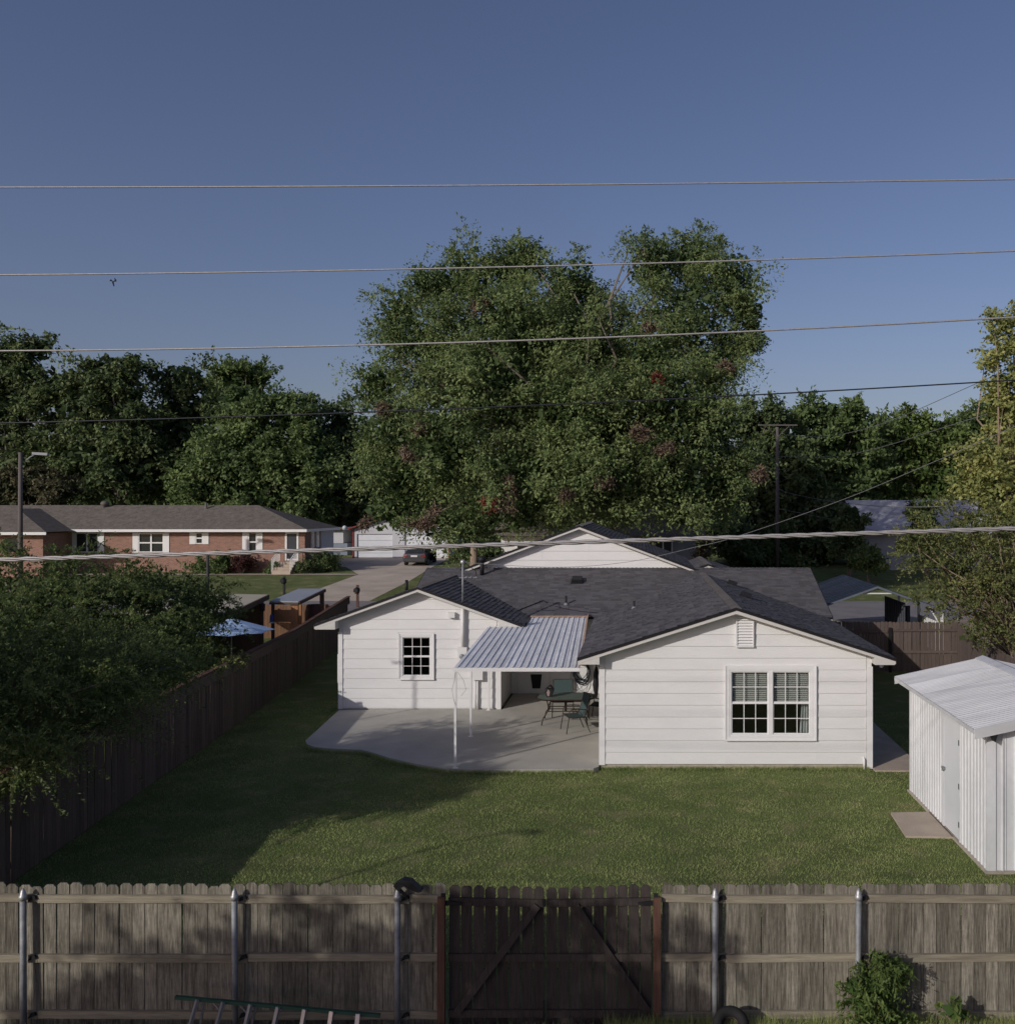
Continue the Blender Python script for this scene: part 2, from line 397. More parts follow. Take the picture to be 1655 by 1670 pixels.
def crown(name, parent, lobes, nleaf, clr, L, W, mat, clumps=None, droop=0.25, inner=0.28, flat=0.7, skipin=0.72, fill=0.16, spray=0.5, twig=1.35, jit=.08):
    lobes = np.array(lobes, float)
    area = (lobes[:, 3] * lobes[:, 5] + lobes[:, 4] * lobes[:, 5] + lobes[:, 3] * lobes[:, 4])
    clumps = clumps or int(area.sum() * 3 / (clr * clr) / 2.2)
    ids = rng.choice(len(lobes), size=clumps * 2, p=area / area.sum())
    u = rng.normal(size=(clumps * 2, 3)); u /= np.linalg.norm(u, axis=1, keepdims=True)
    rad = np.where(rng.random(clumps * 2) < inner, rng.uniform(0.35, 0.8, clumps * 2), np.clip(rng.normal(0.92, 0.09, clumps * 2), .6, 1.06))
    C = lobes[ids, :3] + u * lobes[ids, 3:] * rad[:, None]
    keep = np.ones(len(C), bool)
    for k, l in enumerate(lobes):
        d = (((C - l[:3]) / (l[3:] * skipin)) ** 2).sum(1)
        keep &= ~((d < 1) & (ids != k) & (rng.random(len(C)) < 0.8))
    C, u2 = C[keep][:clumps], u[keep][:clumps]
    cr_ = clr * rng.uniform(0.55, 1.35, len(C))
    ct = rng.uniform(0.15, 0.85, len(C))
    ci = rng.integers(0, len(C), nleaf)
    off = rng.normal(size=(nleaf, 3)) * 0.5
    off /= np.maximum(1, np.linalg.norm(off, axis=1, keepdims=True) / 0.95)
    off[:, 2] *= flat
    P = C[ci] + off * cr_[ci][:, None]
    P[:, 2] -= droop * (np.abs(off[:, 0]) + np.abs(off[:, 1])) * cr_[ci]
    D = off + rng.normal(size=(nleaf, 3)) * 0.5; D[:, 2] -= 0.4 * droop * 4
    ns = int(nleaf * spray)                      # part of the leaves sit along arching twigs
    if ns:
        K = 6; cs = ci[:ns]; kk = rng.integers(0, K, ns)
        TD = rng.normal(size=(len(C), K, 3)) * .75 + u2[:, None, :] * .9; TD[:, :, 2] = TD[:, :, 2] * .6 + .18
        TD /= np.linalg.norm(TD, axis=2, keepdims=True)
        TL = twig * cr_[:, None] * rng.uniform(.6, 1.15, (len(C), K))
        t = rng.random(ns) ** .8; d = TD[cs, kk]; l = TL[cs, kk]
        P[:ns] = C[cs] + d * (l * t)[:, None] + rng.normal(size=(ns, 3)) * (jit * cr_[cs])[:, None]
        P[:ns, 2] -= (droop * .9 + .12) * l * t * t
        D[:ns] = d * .8 + rng.normal(size=(ns, 3)) * .7; off[:ns] = d * .3 + np.array([0, 0, .5])
    V = leaf_quads(P, D, L, W, out=u2[ci] * .6 + off)
    tint = np.clip(ct[ci] * 0.6 + rng.random(nleaf) * 0.4, 0, 1)
    if fill:                                     # inner foliage closing the crown, shade put in by darker tint
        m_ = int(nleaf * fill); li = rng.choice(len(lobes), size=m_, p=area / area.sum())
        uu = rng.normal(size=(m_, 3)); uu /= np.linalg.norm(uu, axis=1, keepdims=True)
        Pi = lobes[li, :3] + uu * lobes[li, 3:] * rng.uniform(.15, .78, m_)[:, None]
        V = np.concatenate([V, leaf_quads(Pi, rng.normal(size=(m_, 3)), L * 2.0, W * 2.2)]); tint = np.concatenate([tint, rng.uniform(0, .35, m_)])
    org = ORG.get(parent.name, Vector((0, 0, 0))) if parent else Vector((0, 0, 0))
    o = quads_mesh(name, V, tint, mat, parent, org)
    return o, C
def limbs(name, parent, base, top, r0, targets, mat, k=3, seed=1):
    rd = random.Random(seed); mb = MB()
    base = Vector(base); top = Vector(top)
    mid = base.lerp(top, 0.5) + Vector((rd.uniform(-.1, .1), rd.uniform(-.1, .1), 0)) * (top - base).length
    mb.tube([base, base.lerp(mid, .5), mid, mid.lerp(top, .6), top], [r0 * 1.3, r0, r0 * .9, r0 * .8, r0 * .7], 9)
    o = mb.build(name, mat, parent, smooth=True)
    if targets is not None and len(targets):
        mb = MB()
        for t in targets:
            t = Vector(t); st = mid.lerp(top, rd.uniform(0.2, 1))
            m1 = st.lerp(t, .35) + Vector((rd.uniform(-.1, .1), rd.uniform(-.1, .1), rd.uniform(.0, .12))) * (t - st).length
            m2 = st.lerp(t, .7) + Vector((rd.uniform(-.1, .1), rd.uniform(-.1, .1), rd.uniform(-.02, .1))) * (t - st).length
            rr = r0 * rd.uniform(.25, .5)
            mb.tube([st, m1, m2, t], [rr, rr * .75, rr * .45, rr * .12], 5)
        mb.build('limbs', mat, parent, smooth=True)
    return o
def pxlobe(px, py, rx, ry, y, dep=1.0):
    c = at(px, py, y); s = S(y)
    return (c[0], c[1], c[2], rx / s, (rx + ry) / 2 / s * dep, ry / s)
def tree(name, label, lobes, base, leafm, nleaf, clr, L, W, r0, bark=None, group=None, cat='tree', nl=26, top=None, **kw):
    t = thing(name, label, cat, base, group)
    o, C = crown('crown', t, lobes, nleaf, clr, L, W, leafm, **kw)
    lo = np.array(lobes); cen = (lo[:, :3] * (lo[:, 3] * lo[:, 5])[:, None]).sum(0) / (lo[:, 3] * lo[:, 5]).sum()
    top = top or (base[0] * .4 + cen[0] * .6, base[1] * .4 + cen[1] * .6, base[2] * .45 + cen[2] * .55)
    sel = C[rng.choice(len(C), size=min(nl, len(C)), replace=False)]
    limbs('trunk', t, (base[0], base[1], base[2] - 0.2), top, r0, sel, bark or BARK, seed=int(abs(base[0] * 7)))
    return t
def grass_blades(name, label, pts, h, w, mat, kind='stuff', lean=0.5, hz=0.0):
    n = len(pts)
    A = rng.uniform(0, 2 * math.pi, n); W = np.stack([np.cos(A), np.sin(A), np.zeros(n)], 1)
    ww = (w * rng.uniform(.6, 1.3, n))[:, None]; hh = h * rng.uniform(.45, 1.2, n)
    B = rng.uniform(0, 2 * math.pi, n); ln = rng.uniform(0, lean, n) * hh
    tip = pts + np.stack([np.cos(B) * ln, np.sin(B) * ln, hh], 1)
    V = np.empty((n, 3, 3)); V[:, 0] = pts - W * ww; V[:, 1] = pts + W * ww; V[:, 2] = tip
    me = bpy.data.meshes.new(name)
    me.vertices.add(n * 3); me.vertices.foreach_set('co', V.astype(np.float32).ravel())
    me.loops.add(n * 3); me.loops.foreach_set('vertex_index', np.arange(n * 3, dtype=np.int32))
    me.polygons.add(n); me.polygons.foreach_set('loop_start', np.arange(0, n * 3, 3, dtype=np.int32))
    me.update(calc_edges=True)
    # patchy colour: some patches drier than others
    q = (np.sin(pts[:, 0] * 1.7 + np.sin(pts[:, 1] * 1.3) * 2) * np.sin(pts[:, 1] * 2.1 + np.sin(pts[:, 0] * .9) * 2.2)
         + 0.6 * np.sin(pts[:, 0] * 6.1 + pts[:, 1] * 3) * np.sin(pts[:, 1] * 7.3))
    tint = np.clip(0.45 + 0.20 * q + rng.normal(0, .17, n), 0, 1)
    a = me.attributes.new('tint', 'FLOAT', 'FACE'); a.data.foreach_set('value', tint.astype(np.float32))
    me.materials.append(mat)
    o = bpy.data.objects.new(name, me); COL.objects.link(o)
    return tag(o, label, 'grass', kind=kind)
# ------------------------------------------------------------ the ground
def sheet(name, x0, x1, y0, y1, dz, m, label=None, step=None):
    mb = MB(); ys = sorted({y0, y1} | {y for y in (33, 100) if y0 < y < y1})
    for a, b in zip(ys, ys[1:]):
        mb.face([(x0, a, T(a) + dz), (x1, a, T(a) + dz), (x1, b, T(b) + dz), (x0, b, T(b) + dz)])
    o = mb.build(name, m); return tag(o, label, kind='structure')
sheet('ground', -600, 600, -80, 1200, 0, GRASS)
mb = MB(); mb.face([(-60, -60, .28), (60, -60, .28), (60, 10.70, .28), (-60, 10.70, .28)])
mb.face([(-60, 10.70, .28), (60, 10.70, .28), (60, 10.80, 0.0), (-60, 10.80, 0.0)])
tag(mb.build('alley_ground', SOIL), kind='structure')
sheet('street', -120, 120, 47.6, 54.6, .02, ROAD)
sheet('gravel_verge', -13, 60, 42.5, 47.7, .012, GRAV)
sheet('gravel_drive', 12.6, 22, 24, 43, .010, GRAV)
# driveway of the far houses
mb = MB()
pts = [(-20.4, 54.5), (-15.6, 54.5), (-15.8, 65), (-16.4, 75.3), (-16.6, 83), (-27.4, 83), (-27.4, 78.2), (-23.2, 74.8), (-20.6, 69.3)]
mb.face([(x, y, T(y) + .012) for x, y in pts]); tag(mb.build('driveway', DRIVE), kind='structure')
mb = MB()
for x0, x1 in ((-47, -20.7),):
    mb.face([(x0, 68.9, T(68.9) + .03), (x1, 68.9, T(68.9) + .03), (x1, 69.6, T(69.6) + .03), (x0, 69.6, T(69.6) + .03)])
tag(mb.build('front_walk', DRIVE), kind='structure')
# patio slab
pz = .10
outline = [onz(553, 1158, pz), onz(498, 1208, pz), onz(501, 1214, pz), onz(512, 1218, pz), onz(535, 1220.5, pz), onz(565, 1222, pz), onz(590, 1223, pz),
           onz(610, 1228, pz), onz(635, 1236, pz), onz(660, 1242, pz), onz(690, 1248, pz), onz(720, 1252, pz), onz(760, 1254.5, pz),
           onz(850, 1255, pz), (-1.06, 21.93, pz), (-.94, 22.1, pz), (-.94, 30.8, pz), (-4.1, 30.8, pz), (-4.1, 28.36, pz)]
mb = MB(); mb.prism([(p[0], p[1], 0.0) for p in outline], (0, 0, pz))
tag(mb.build('patio_slab', CONC), kind='structure')
mb = MB(); mb.box(5.50, 6.68, 22.0, 31, -.02, .035); tag(mb.build('side_walk', SLAB), kind='structure')
mb = MB(); mb.prism([(4.97, 17.6, -.02), (5.85, 17.55, -.02), (5.85, 19.0, -.02), (5.05, 18.95, -.02)], (0, 0, .06))
tag(mb.build('shed_pad', SLAB), kind='structure')
# bare patch by the patio corner
# ------------------------------------------------------------ the white house
house = thing('white_house', 'white lap-sided house with charcoal shingle roof and two gables facing the back yard', 'house', (-1.5, 28, 0))

def clip(poly, ax, val, keep_greater):
    out = []
    for i in range(len(poly)):
        a, b = poly[i], poly[(i + 1) % len(poly)]
        ia = (a[ax] >= val) == keep_greater; ib = (b[ax] >= val) == keep_greater
        if ia: out.append(a)
        if ia != ib:
            t = (val - a[ax]) / (b[ax] - a[ax])
            out.append((a[0] + (b[0] - a[0]) * t, a[1] + (b[1] - a[1]) * t))
    return out
def minus_rect(poly, r):
    x0, x1, z0, z1 = r; res = []
    res.append(clip(poly, 0, x0, False)); res.append(clip(poly, 0, x1, True))
    mid = clip(clip(poly, 0, x0, True), 0, x1, False)
    if len(mid) > 2:
        res.append(clip(mid, 1, z0, False)); res.append(clip(mid, 1, z1, True))
    return [p for p in res if len(p) > 2]
def wall_sheet(mb, poly, y0, y1, holes=()):
    ps = [poly]
    for h in holes:
        ps = [q for p in ps for q in minus_rect(p, h)]
    for p in ps:
        if len(p) > 2: mb.prism([(x, y0, z) for x, z in p], (0, y1 - y0, 0))
def siding(parent, poly, yw, z0, rev, holes=(), m=WHITE):
    zt = max(p[1] for p in poly); k = 0
    while z0 + k * rev < zt:
        a, b = z0 + k * rev + .0015, z0 + (k + 1) * rev; k += 1
        band = clip(clip(poly, 1, a, True), 1, b, False)
        ps = [band] if len(band) > 2 else []
        for h in holes: ps = [q for p in ps for q in minus_rect(p, h)]
        cut = []
        for p in ps:
            w_ = max(q[0] for q in p) - min(q[0] for q in p) if len(p) > 2 else 0
            if w_ > 3.4:
                j_ = min(q[0] for q in p) + w_ * random.uniform(.25, .75)
                cut += [clip(p, 0, j_ - .0015, False), clip(p, 0, j_ + .0015, True)]
            else: cut.append(p)
        for p in cut:
            if len(p) < 3: continue
            mb = MB()
            f = [(x, yw - .026 + .020 * (z - a) / (b - a), z) for x, z in p]
            r = [(x, yw, z) for x, z in p]; n = len(p)
            mb.face(f); 
            for i in range(n):
                j = (i + 1) % n; mb.face([f[i], r[i], r[j], f[j]])
            mb.build('siding_board', m, parent)
def gable_poly(x0, x1, zb, zc, xa, za, sl):
    # wall outline, roof underside slope sl from apex (xa, za)
    return [(x0, zb), (x1, zb), (x1, za - sl * (x1 - xa)), (xa, za), (x0, za - sl * (xa - x0))]

def courses(mb, e0, e1, r0, r1, expo=.143, seg=.24, lift=.014):
    e0, e1, r0, r1 = map(Vector, (e0, e1, r0, r1))
    n = (e1 - e0).cross(r0 - e0).normalized()
    if n.z < 0: n = -n
    H = ((r0 + r1) / 2 - (e0 + e1) / 2).length; k = max(1, round(H / expo))
    for i in range(k):
        a0, a1 = e0.lerp(r0, i / k), e1.lerp(r1, i / k)
        b0, b1 = e0.lerp(r0, (i + 1) / k), e1.lerp(r1, (i + 1) / k)
        Lr = (a1 - a0).length; ns = max(1, int(Lr / seg)); cuts = [0] + sorted(min(.999, max(.001, (j + random.uniform(-.38, .38)) / ns)) for j in range(1, ns)) + [1]
        for c0, c1 in zip(cuts, cuts[1:]):
            up = lift * random.choice((.75, .8, 1.45)); tt = random.random()
            p0, p1 = a0.lerp(a1, c0) + n * up, a0.lerp(a1, c1) + n * up
            q0, q1 = b0.lerp(b1, c0) + n * .002, b0.lerp(b1, c1) + n * .002
            mb.face([p0, p1, q1, q0], tt)
            mb.face([p0 - n * up, p1 - n * up, p1, p0], tt * .6)
def ridge_caps(mb, a, b, nrm_l, nrm_r, w=.14, step=.15):
    a, b = Vector(a), Vector(b); d = (b - a); n = max(1, int(d.length / step))
    for i in range(n):
        p, q = a + d * (i / n), a + d * ((i + 1) / n)
        u0, u1 = Vector((0, 0, .034)), Vector((0, 0, .014)); tt = random.random()
        for s_ in (nrm_l, nrm_r):
            e = Vector(s_) * w
            mb.face([p + u0, q + u1, q + u1 + e, p + u0 + e], tt)
        e1, e2 = Vector(nrm_l) * w, Vector(nrm_r) * w
        mb.face([p + u0 + e1, p + u0, p + u0 + e2, p + e2, p, p + e1], tt * .5)
def gable_roof(parent, xa, za, xl, xr, sl, y0, y1, wl=None, wr=None, caps=True):
    """ridge along y; eave tips at xl, xr; wl/wr = wall x positions for the boxed returns"""
    zl, zr = za - sl * (xa - xl), za - sl * (xr - xa)
    mb = MB()
    d = .135
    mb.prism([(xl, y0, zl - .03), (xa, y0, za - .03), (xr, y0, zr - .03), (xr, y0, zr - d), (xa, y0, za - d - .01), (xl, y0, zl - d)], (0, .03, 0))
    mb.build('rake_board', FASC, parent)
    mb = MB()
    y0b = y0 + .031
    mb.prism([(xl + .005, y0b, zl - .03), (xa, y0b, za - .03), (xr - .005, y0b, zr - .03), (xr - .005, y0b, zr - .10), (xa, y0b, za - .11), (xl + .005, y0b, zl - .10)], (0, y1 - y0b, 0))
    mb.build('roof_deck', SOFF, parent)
    mb = MB()
    for (ax, az, bx, bz) in ((xl - .015, zl - .005, xa, za), (xa, za, xr + .015, zr - .005)):
        mb.prism([(ax, y0 - .015, az - .062), (bx, y0 - .015, bz - .066), (bx, y0 - .015, bz + .004), (ax, y0 - .015, az + .004)], (0, .06, 0))
    for x, z, s_ in ((xl, zl, -1), (xr, zr, 1)):
        mb.box(x - .012, x + .012, y0, y1, z - .062, z - .012)
    mb.build('drip_edge', EDGE, parent)
    mb = MB()
    courses(mb, (xl, y0, zl), (xl, y1, zl), (xa, y0, za), (xa, y1, za))
    courses(mb, (xr, y0, zr), (xr, y1, zr), (xa, y0, za), (xa, y1, za))
    if caps:
        v = Vector((-1, 0, -sl)).normalized(); w = Vector((1, 0, -sl)).normalized()
        ridge_caps(mb, (xa, y0, za), (xa, y1, za), v, w)
    tag(mb.build('shingles', SHING, parent, tint=True), kind='stuff')
    for wx, tipx, tz, s_ in ((wl, xl, zl, -1), (wr, xr, zr, 1)):
        if wx is None: continue
        zb = tz - .15
        zt_ = za - sl * abs(wx - xa) - .10
        mb = MB(); t2 = tipx - s_ * .02
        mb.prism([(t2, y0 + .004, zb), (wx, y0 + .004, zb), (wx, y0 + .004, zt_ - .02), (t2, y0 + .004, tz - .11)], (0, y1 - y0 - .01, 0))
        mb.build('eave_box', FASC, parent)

# right wing
RW = dict(x0=-.92, x1=5.47, y=22.22)
RWin = (4.13 - 2.02, 4.13 - .02, .76, 2.20)
wx0, wx1 = (1192 - PX) / 69.3, (1320 - PX) / 69.3
wz0, wz1 = CH - (1197 - PY) / 69.3, CH - (1095 - PY) / 69.3
hole = (wx0 - .04, wx1 + .04, wz0 - .04, wz1 + .04)
rpoly = gable_poly(-.92, 5.47, .13, 0, 2.25, 3.72, .325)
mb = MB(); wall_sheet(mb, rpoly, 22.22, 22.36, [hole])
mb.box(-.92, -.80, 22.37, 30.78, .13, 2.55); mb.box(5.35, 5.47, 22.37, 38, .13, 2.55)
mb.build('right_wing_wall', WHITE, house)
siding(house, [(max(-.79, min(5.34, x)), z) for x, z in gable_poly(-.80, 5.35, .13, 0, 2.25, 3.70, .325)], 22.218, .13, .277, [(hole[0] - .10, hole[1] + .10, hole[2] - .16, hole[3] + .10)])
mb = MB(); mb.box(-.94, -.80, 22.185, 22.30, .11, 2.42); mb.build('corner_board', TRIM, house)
mb = MB(); mb.box(5.35, 5.49, 22.185, 22.30, .02, 2.42); mb.build('corner_board', TRIM, house)
mb = MB(); mb.box(-.90, 5.45, 22.235, 38, -.05, .125); mb.build('foundation', FOUND, house)
gable_roof(house, 2.25, 3.84, -1.42, 5.95, .318, 21.88, 33.9, wl=-.92, wr=5.47)

def window(parent, x0, x1, z0, z1, yw, units, cols, rows_each, trim=.15, room=True, blinds=False, mull=.07):
    """glass opening x0..x1; casing around it; units side by side; two sashes each"""
    mb = MB(); yf = yw - .045
    X0, X1, Z0, Z1 = x0 - trim, x1 + trim, z0 - trim, z1 + trim
    mb.box(X0, X1, yf, yw + .02, z1 + .045, Z1); mb.box(X0, X1, yf, yw + .02, Z0, z0 - .045)
    mb.box(X0, x0 - .045, yf, yw + .02, z0 - .0449, z1 + .0449); mb.box(x1 + .045, X1, yf, yw + .02, z0 - .0449, z1 + .0449)
    mb.box(X0 - .012, X1 + .012, yf - .018, yf - .001, Z0 - .012, Z0 + .02); mb.box(X0 - .012, X0 + .02, yf - .016, yf - .001, Z0 + .0201, Z1)
    mb.box(X1 - .02, X1 + .012, yf - .016, yf - .001, Z0 + .0201, Z1)
    w = mb.build('window', TRIM, parent)
    fr = MB(); yo = yf + .012
    # outer vinyl frame
    fr.box(x0 - .044, x1 + .044, yo, yw + .06, z1, z1 + .044); fr.box(x0 - .044, x1 + .044, yo, yw + .06, z0 - .044, z0)
    fr.box(x0 - .044, x0, yo, yw + .06, z0 + .0001, z1 - .0001); fr.box(x1, x1 + .044, yo, yw + .06, z0 + .0001, z1 - .0001)
    uw = (x1 - x0 - mull * (units - 1)) / units; zm = (z0 + z1) / 2
    for u in range(units - 1):
        xm = x0 + uw * (u + 1) + mull * u
        fr.box(xm, xm + mull, yo - .004, yw + .06, z0 + .0001, z1 - .0001)
    fr.build('window_frame', TRIM, w)
    for u in range(units):
        ux0 = x0 + u * (uw + mull) + .0005; ux1 = ux0 + uw - .001
        for s_, (a, b) in enumerate(((z0 + .0005, zm), (zm + .001, z1 - .0005))):
            sb = MB(); ys = yo + (.02 if s_ == 0 else .034); f = .026
            sb.box(ux0, ux1, ys, ys + .028, a, a + f); sb.box(ux0, ux1, ys, ys + .028, b - f, b)
            sb.box(ux0, ux0 + f, ys, ys + .028, a + f + .0003, b - f - .0003); sb.box(ux1 - f, ux1, ys, ys + .028, a + f + .0003, b - f - .0003)
            gw = (ux1 - ux0 - 2 * f); gh = b - a - 2 * f; t = .018
            for c in range(1, cols):
                xx = ux0 + f + gw * c / cols; sb.box(xx - t / 2, xx + t / 2, ys + .006, ys + .018, a + f + .0003, b - f - .0003)
            for r in range(1, rows_each):
                zz = a + f + gh * r / rows_each; sb.box(ux0 + f + .0003, ux1 - f - .0003, ys + .004, ys + .020, zz - t / 2, zz + t / 2)
            sb.build('sash', TRIM, w)
            for c in range(cols):
                for r in range(rows_each):
                    pb = MB(); pa = ux0 + f + gw * c / cols; pc = a + f + gh * r / rows_each
                    pb.box(pa + .001, pa + gw / cols - .001, ys + .0105, ys + .0135, pc + .001, pc + gh / rows_each - .001)
                    pb.build('pane', DARKG, w)
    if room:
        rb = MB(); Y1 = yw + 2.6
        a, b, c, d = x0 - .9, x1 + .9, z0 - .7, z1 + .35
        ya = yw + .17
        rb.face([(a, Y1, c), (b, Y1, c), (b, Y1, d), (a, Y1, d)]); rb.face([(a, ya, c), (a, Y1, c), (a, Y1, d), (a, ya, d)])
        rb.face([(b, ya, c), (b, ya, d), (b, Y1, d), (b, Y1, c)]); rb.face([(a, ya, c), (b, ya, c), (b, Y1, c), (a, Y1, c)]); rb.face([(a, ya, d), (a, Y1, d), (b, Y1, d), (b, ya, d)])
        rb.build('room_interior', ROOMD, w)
    if blinds:
        for u in range(units):
            ux0 = x0 + u * (uw + mull) + .03; ux1 = ux0 + uw - .06
            zz = z1 - .03
            while zz > zm + .01:
                bb = MB(); bb.prism([(ux0, yw + .080, zz - .020), (ux0, yw + .112, zz + .010), (ux0, yw + .110, zz + .013), (ux0, yw + .078, zz - .017)], (ux1 - ux0, 0, 0))
                bb.build('blind_slat', BLIND, w); zz -= .048
        for cx0, cx1, hz in ((x1 - .27, x1 - .02, z0), (x0 + .02, x0 + .13, zm)):
            cb = MB(); n = 14; top = z1 - .02
            prev = None
            for i in range(n + 1):
                t = i / n; x = cx0 + (cx1 - cx0) * t; y = yw + .17 + .02 * math.sin(t * 19)
                xb = cx0 + .1 + (cx1 - cx0 - .1) * t if cx1 > x1 - .1 else x
                cur = ((x, y, top), (xb, y, zm - .05), ((cx0 + .05 + (cx1 - cx0 - .05) * t) if cx1 > x1 - .1 else x, y, hz))
                if prev: cb.face([prev[1], cur[1], cur[0], prev[0]]); cb.face([prev[2], cur[2], cur[1], prev[1]])
                prev = cur
            cb.build('curtain', CURT, w)
    return w
window(house, wx0, wx1, wz0, wz1, 22.2, 2, 3, 2, trim=.14, blinds=True, mull=.10)
# gable louvre
lx0, lx1 = (1201.5 - PX) / 69.3, (1226.5 - PX) / 69.3
lz0, lz1 = CH - (1053 - PY) / 69.3, CH - (1011 - PY) / 69.3
mb = MB(); yf = 22.13
mb.box(lx0 - .03, lx0, yf, 22.2, lz0 - .03, lz1 + .03); mb.box(lx1, lx1 + .03, yf, 22.2, lz0 - .03, lz1 + .03)
mb.box(lx0, lx1, yf, 22.2, lz1, lz1 + .03); mb.box(lx0, lx1, yf, 22.2, lz0 - .03, lz0)
lv = mb.build('gable_vent', TRIM, house)
for i in range(9):
    z = lz0 + (lz1 - lz0) * (i + .1) / 9
    mb = MB(); mb.prism([(lx0, yf + .006, z), (lx0, yf + .012, z - .004), (lx0, yf + .06, z + .058), (lx0, yf + .052, z + .06)], (lx1 - lx0, 0, 0)); mb.build('louvre_slat', TRIM, lv)
# flood light under right eave, outlet pipe at the corner
fl = MB(); c = at(1437, 1086, 22.6); fl.lathe([(.0, -.05), (.04, -.035), (.055, 0), (.04, .035), (.015, .05)], c, 12)
b_ = fl.build('eave_light', M('bulb_white', (.85, .85, .85), .3, .02), house, smooth=True)
fl = MB(); fl.box(c[0] - .10, c[0] + .02, c[1] + .02, c[1] + .08, c[2] + .02, c[2] + .12); fl.build('light_bracket', BLACK, house)
mb = MB(); mb.tube([(5.28, 22.15, .02), (5.28, 22.15, .24), (5.28, 22.24, .30)], .028, 8); mb.build('drain_pipe', TRIM, house, smooth=True)

# left wing
lpoly = gable_poly(-9.02, -4.17, .10, 0, -6.58, 3.67, .36)
lw = ((657 - PX) / 54.2, (702 - PX) / 54.2, CH - (1102 - PY) / 54.2, CH - (1039 - PY) / 54.2)
hole2 = (lw[0] - .04, lw[1] + .04, lw[2] - .04, lw[3] + .04)
mb = MB(); wall_sheet(mb, lpoly, 28.42, 28.56, [hole2])
mb.box(-4.29, -4.17, 28.57, 30.77, .10, 2.55); mb.box(-9.02, -8.90, 28.57, 33.6, .0, 2.55); mb.box(-9.02, -7.4, 33.61, 33.7, 0, 2.55)
mb.build('left_wing_wall', WHITE, house)
siding(house, gable_poly(-8.91, -4.28, .10, 0, -6.58, 3.65, .36), 28.418, .13, .297, [(hole2[0] - .1, hole2[1] + .1, hole2[2] - .12, hole2[3] + .1)])
for a, b in ((-9.04, -8.91), (-4.28, -4.15)):
    mb = MB(); mb.box(a, b, 28.375, 28.5, .10, 2.42); mb.build('corner_board', TRIM, house)
mb = MB(); mb.box(-9.0, -4.19, 28.43, 38, -.05, .098); mb.build('foundation', FOUND, house)
gable_roof(house, -6.58, 3.80, -9.64, -3.40, .362, 28.02, 33.9, wl=-9.02, wr=-4.17)
window(house, *lw, 28.4, 1, 3, 2, trim=.11)
# rain-gutter end cap at the eave tip
mb = MB(); c = at(852, 1012, 28.3); mb.prism([(c[0] - .10, 28.2, c[2] - .16), (c[0] + .06, 28.2, c[2] - .16), (c[0] + .12, 28.2, c[2] + .02), (c[0] + .0, 28.2, c[2] + .16), (c[0] - .06, 28.2, c[2] + .05)], (0, .3, 0))
mb.build('gutter_end', M('gutter_black', (.02, .022, .035), .5, .1), house)

# main body behind
mb = MB()
mb.box(-4.165, -.79, 30.75, 30.9, .10, 2.62); mb.box(5.75, 5.9, 30.9, 38, .1, 2.62); mb.box(-7.4, -7.25, 33.7, 38, .1, 2.62); mb.box(-7.4, 5.9, 37.9, 38.05, .1, 2.62)
mb.prism([(5.75, 31, 2.6), (5.75, 38, 2.6), (5.75, 34.05, 3.8)], (.15, 0, 0)); mb.prism([(-7.4, 31, 2.6), (-7.4, 38, 2.6), (-7.4, 34.05, 3.8)], (.15, 0, 0))
mb.build('main_wall', WHITE, house)
siding(house, [(-2.85, .12), (-.80, .12), (-.80, 2.6), (-2.85, 2.6)], 30.748, .13, .277)
dx0, dx1 = -3.92, -2.95
mb = MB(); mb.box(dx0, dx1, 30.70, 30.748, .12, 2.15); dr = mb.build('back_door', TRIM, house)
mb = MB(); mb.box(dx0 + .12, dx1 - .12, 30.685, 30.699, 1.25, 2.05); mb.box(dx0 + .28, dx1 - .05, 30.685, 30.699, .22, 1.1); mb.build('door_panel', TRIM, dr)
a = at(865, 1100, 30.67); b = at(883.5, 1100, 30.67); c = at(881, 1123, 30.67); d = at(868, 1123, 30.67)
mb = MB(); mb.prism([a, b, c, d], (0, .014, 0)); mb.build('pet_flap', BLACK, dr)
# main roof, ridge across
xl, xr, ye, yr, ze, zr = -7.63, 6.17, 30.12, 34.05, 2.66, 3.975
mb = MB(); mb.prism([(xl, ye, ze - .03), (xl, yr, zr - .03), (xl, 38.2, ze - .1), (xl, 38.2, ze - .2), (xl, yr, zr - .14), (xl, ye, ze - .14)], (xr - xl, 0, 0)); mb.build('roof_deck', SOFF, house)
mb = MB()
courses(mb, (xl, ye, ze), (xr, ye, ze), (xl, yr, zr), (xr, yr, zr)); courses(mb, (xl, 38.2, ze - .07), (xr, 38.2, ze - .07), (xl, yr, zr), (xr, yr, zr))
sv = Vector((0, -1, -.335)).normalized(); sw = Vector((0, 1, -.335)).normalized()
ridge_caps(mb, (xl, yr, zr), (xr, yr, zr), sv, sw)
tag(mb.build('shingles', SHING, house, tint=True), kind='stuff')
mb = MB()
for x in (xl - .01, xr + .01):
    mb.prism([(x - .012, ye, ze - .06), (x - .012, yr, zr - .06), (x - .012, yr, zr + .004), (x - .012, ye, ze + .004)], (.024, 0, 0))
    mb.prism([(x - .012, yr, zr - .06), (x - .012, 38.2, ze - .13), (x - .012, 38.2, ze - .066), (x - .012, yr + .001, zr + .004)], (.024, 0, 0))
mb.box(xl, xr, ye - .02, ye + .01, ze - .06, ze); mb.build('drip_edge', EDGE, house)
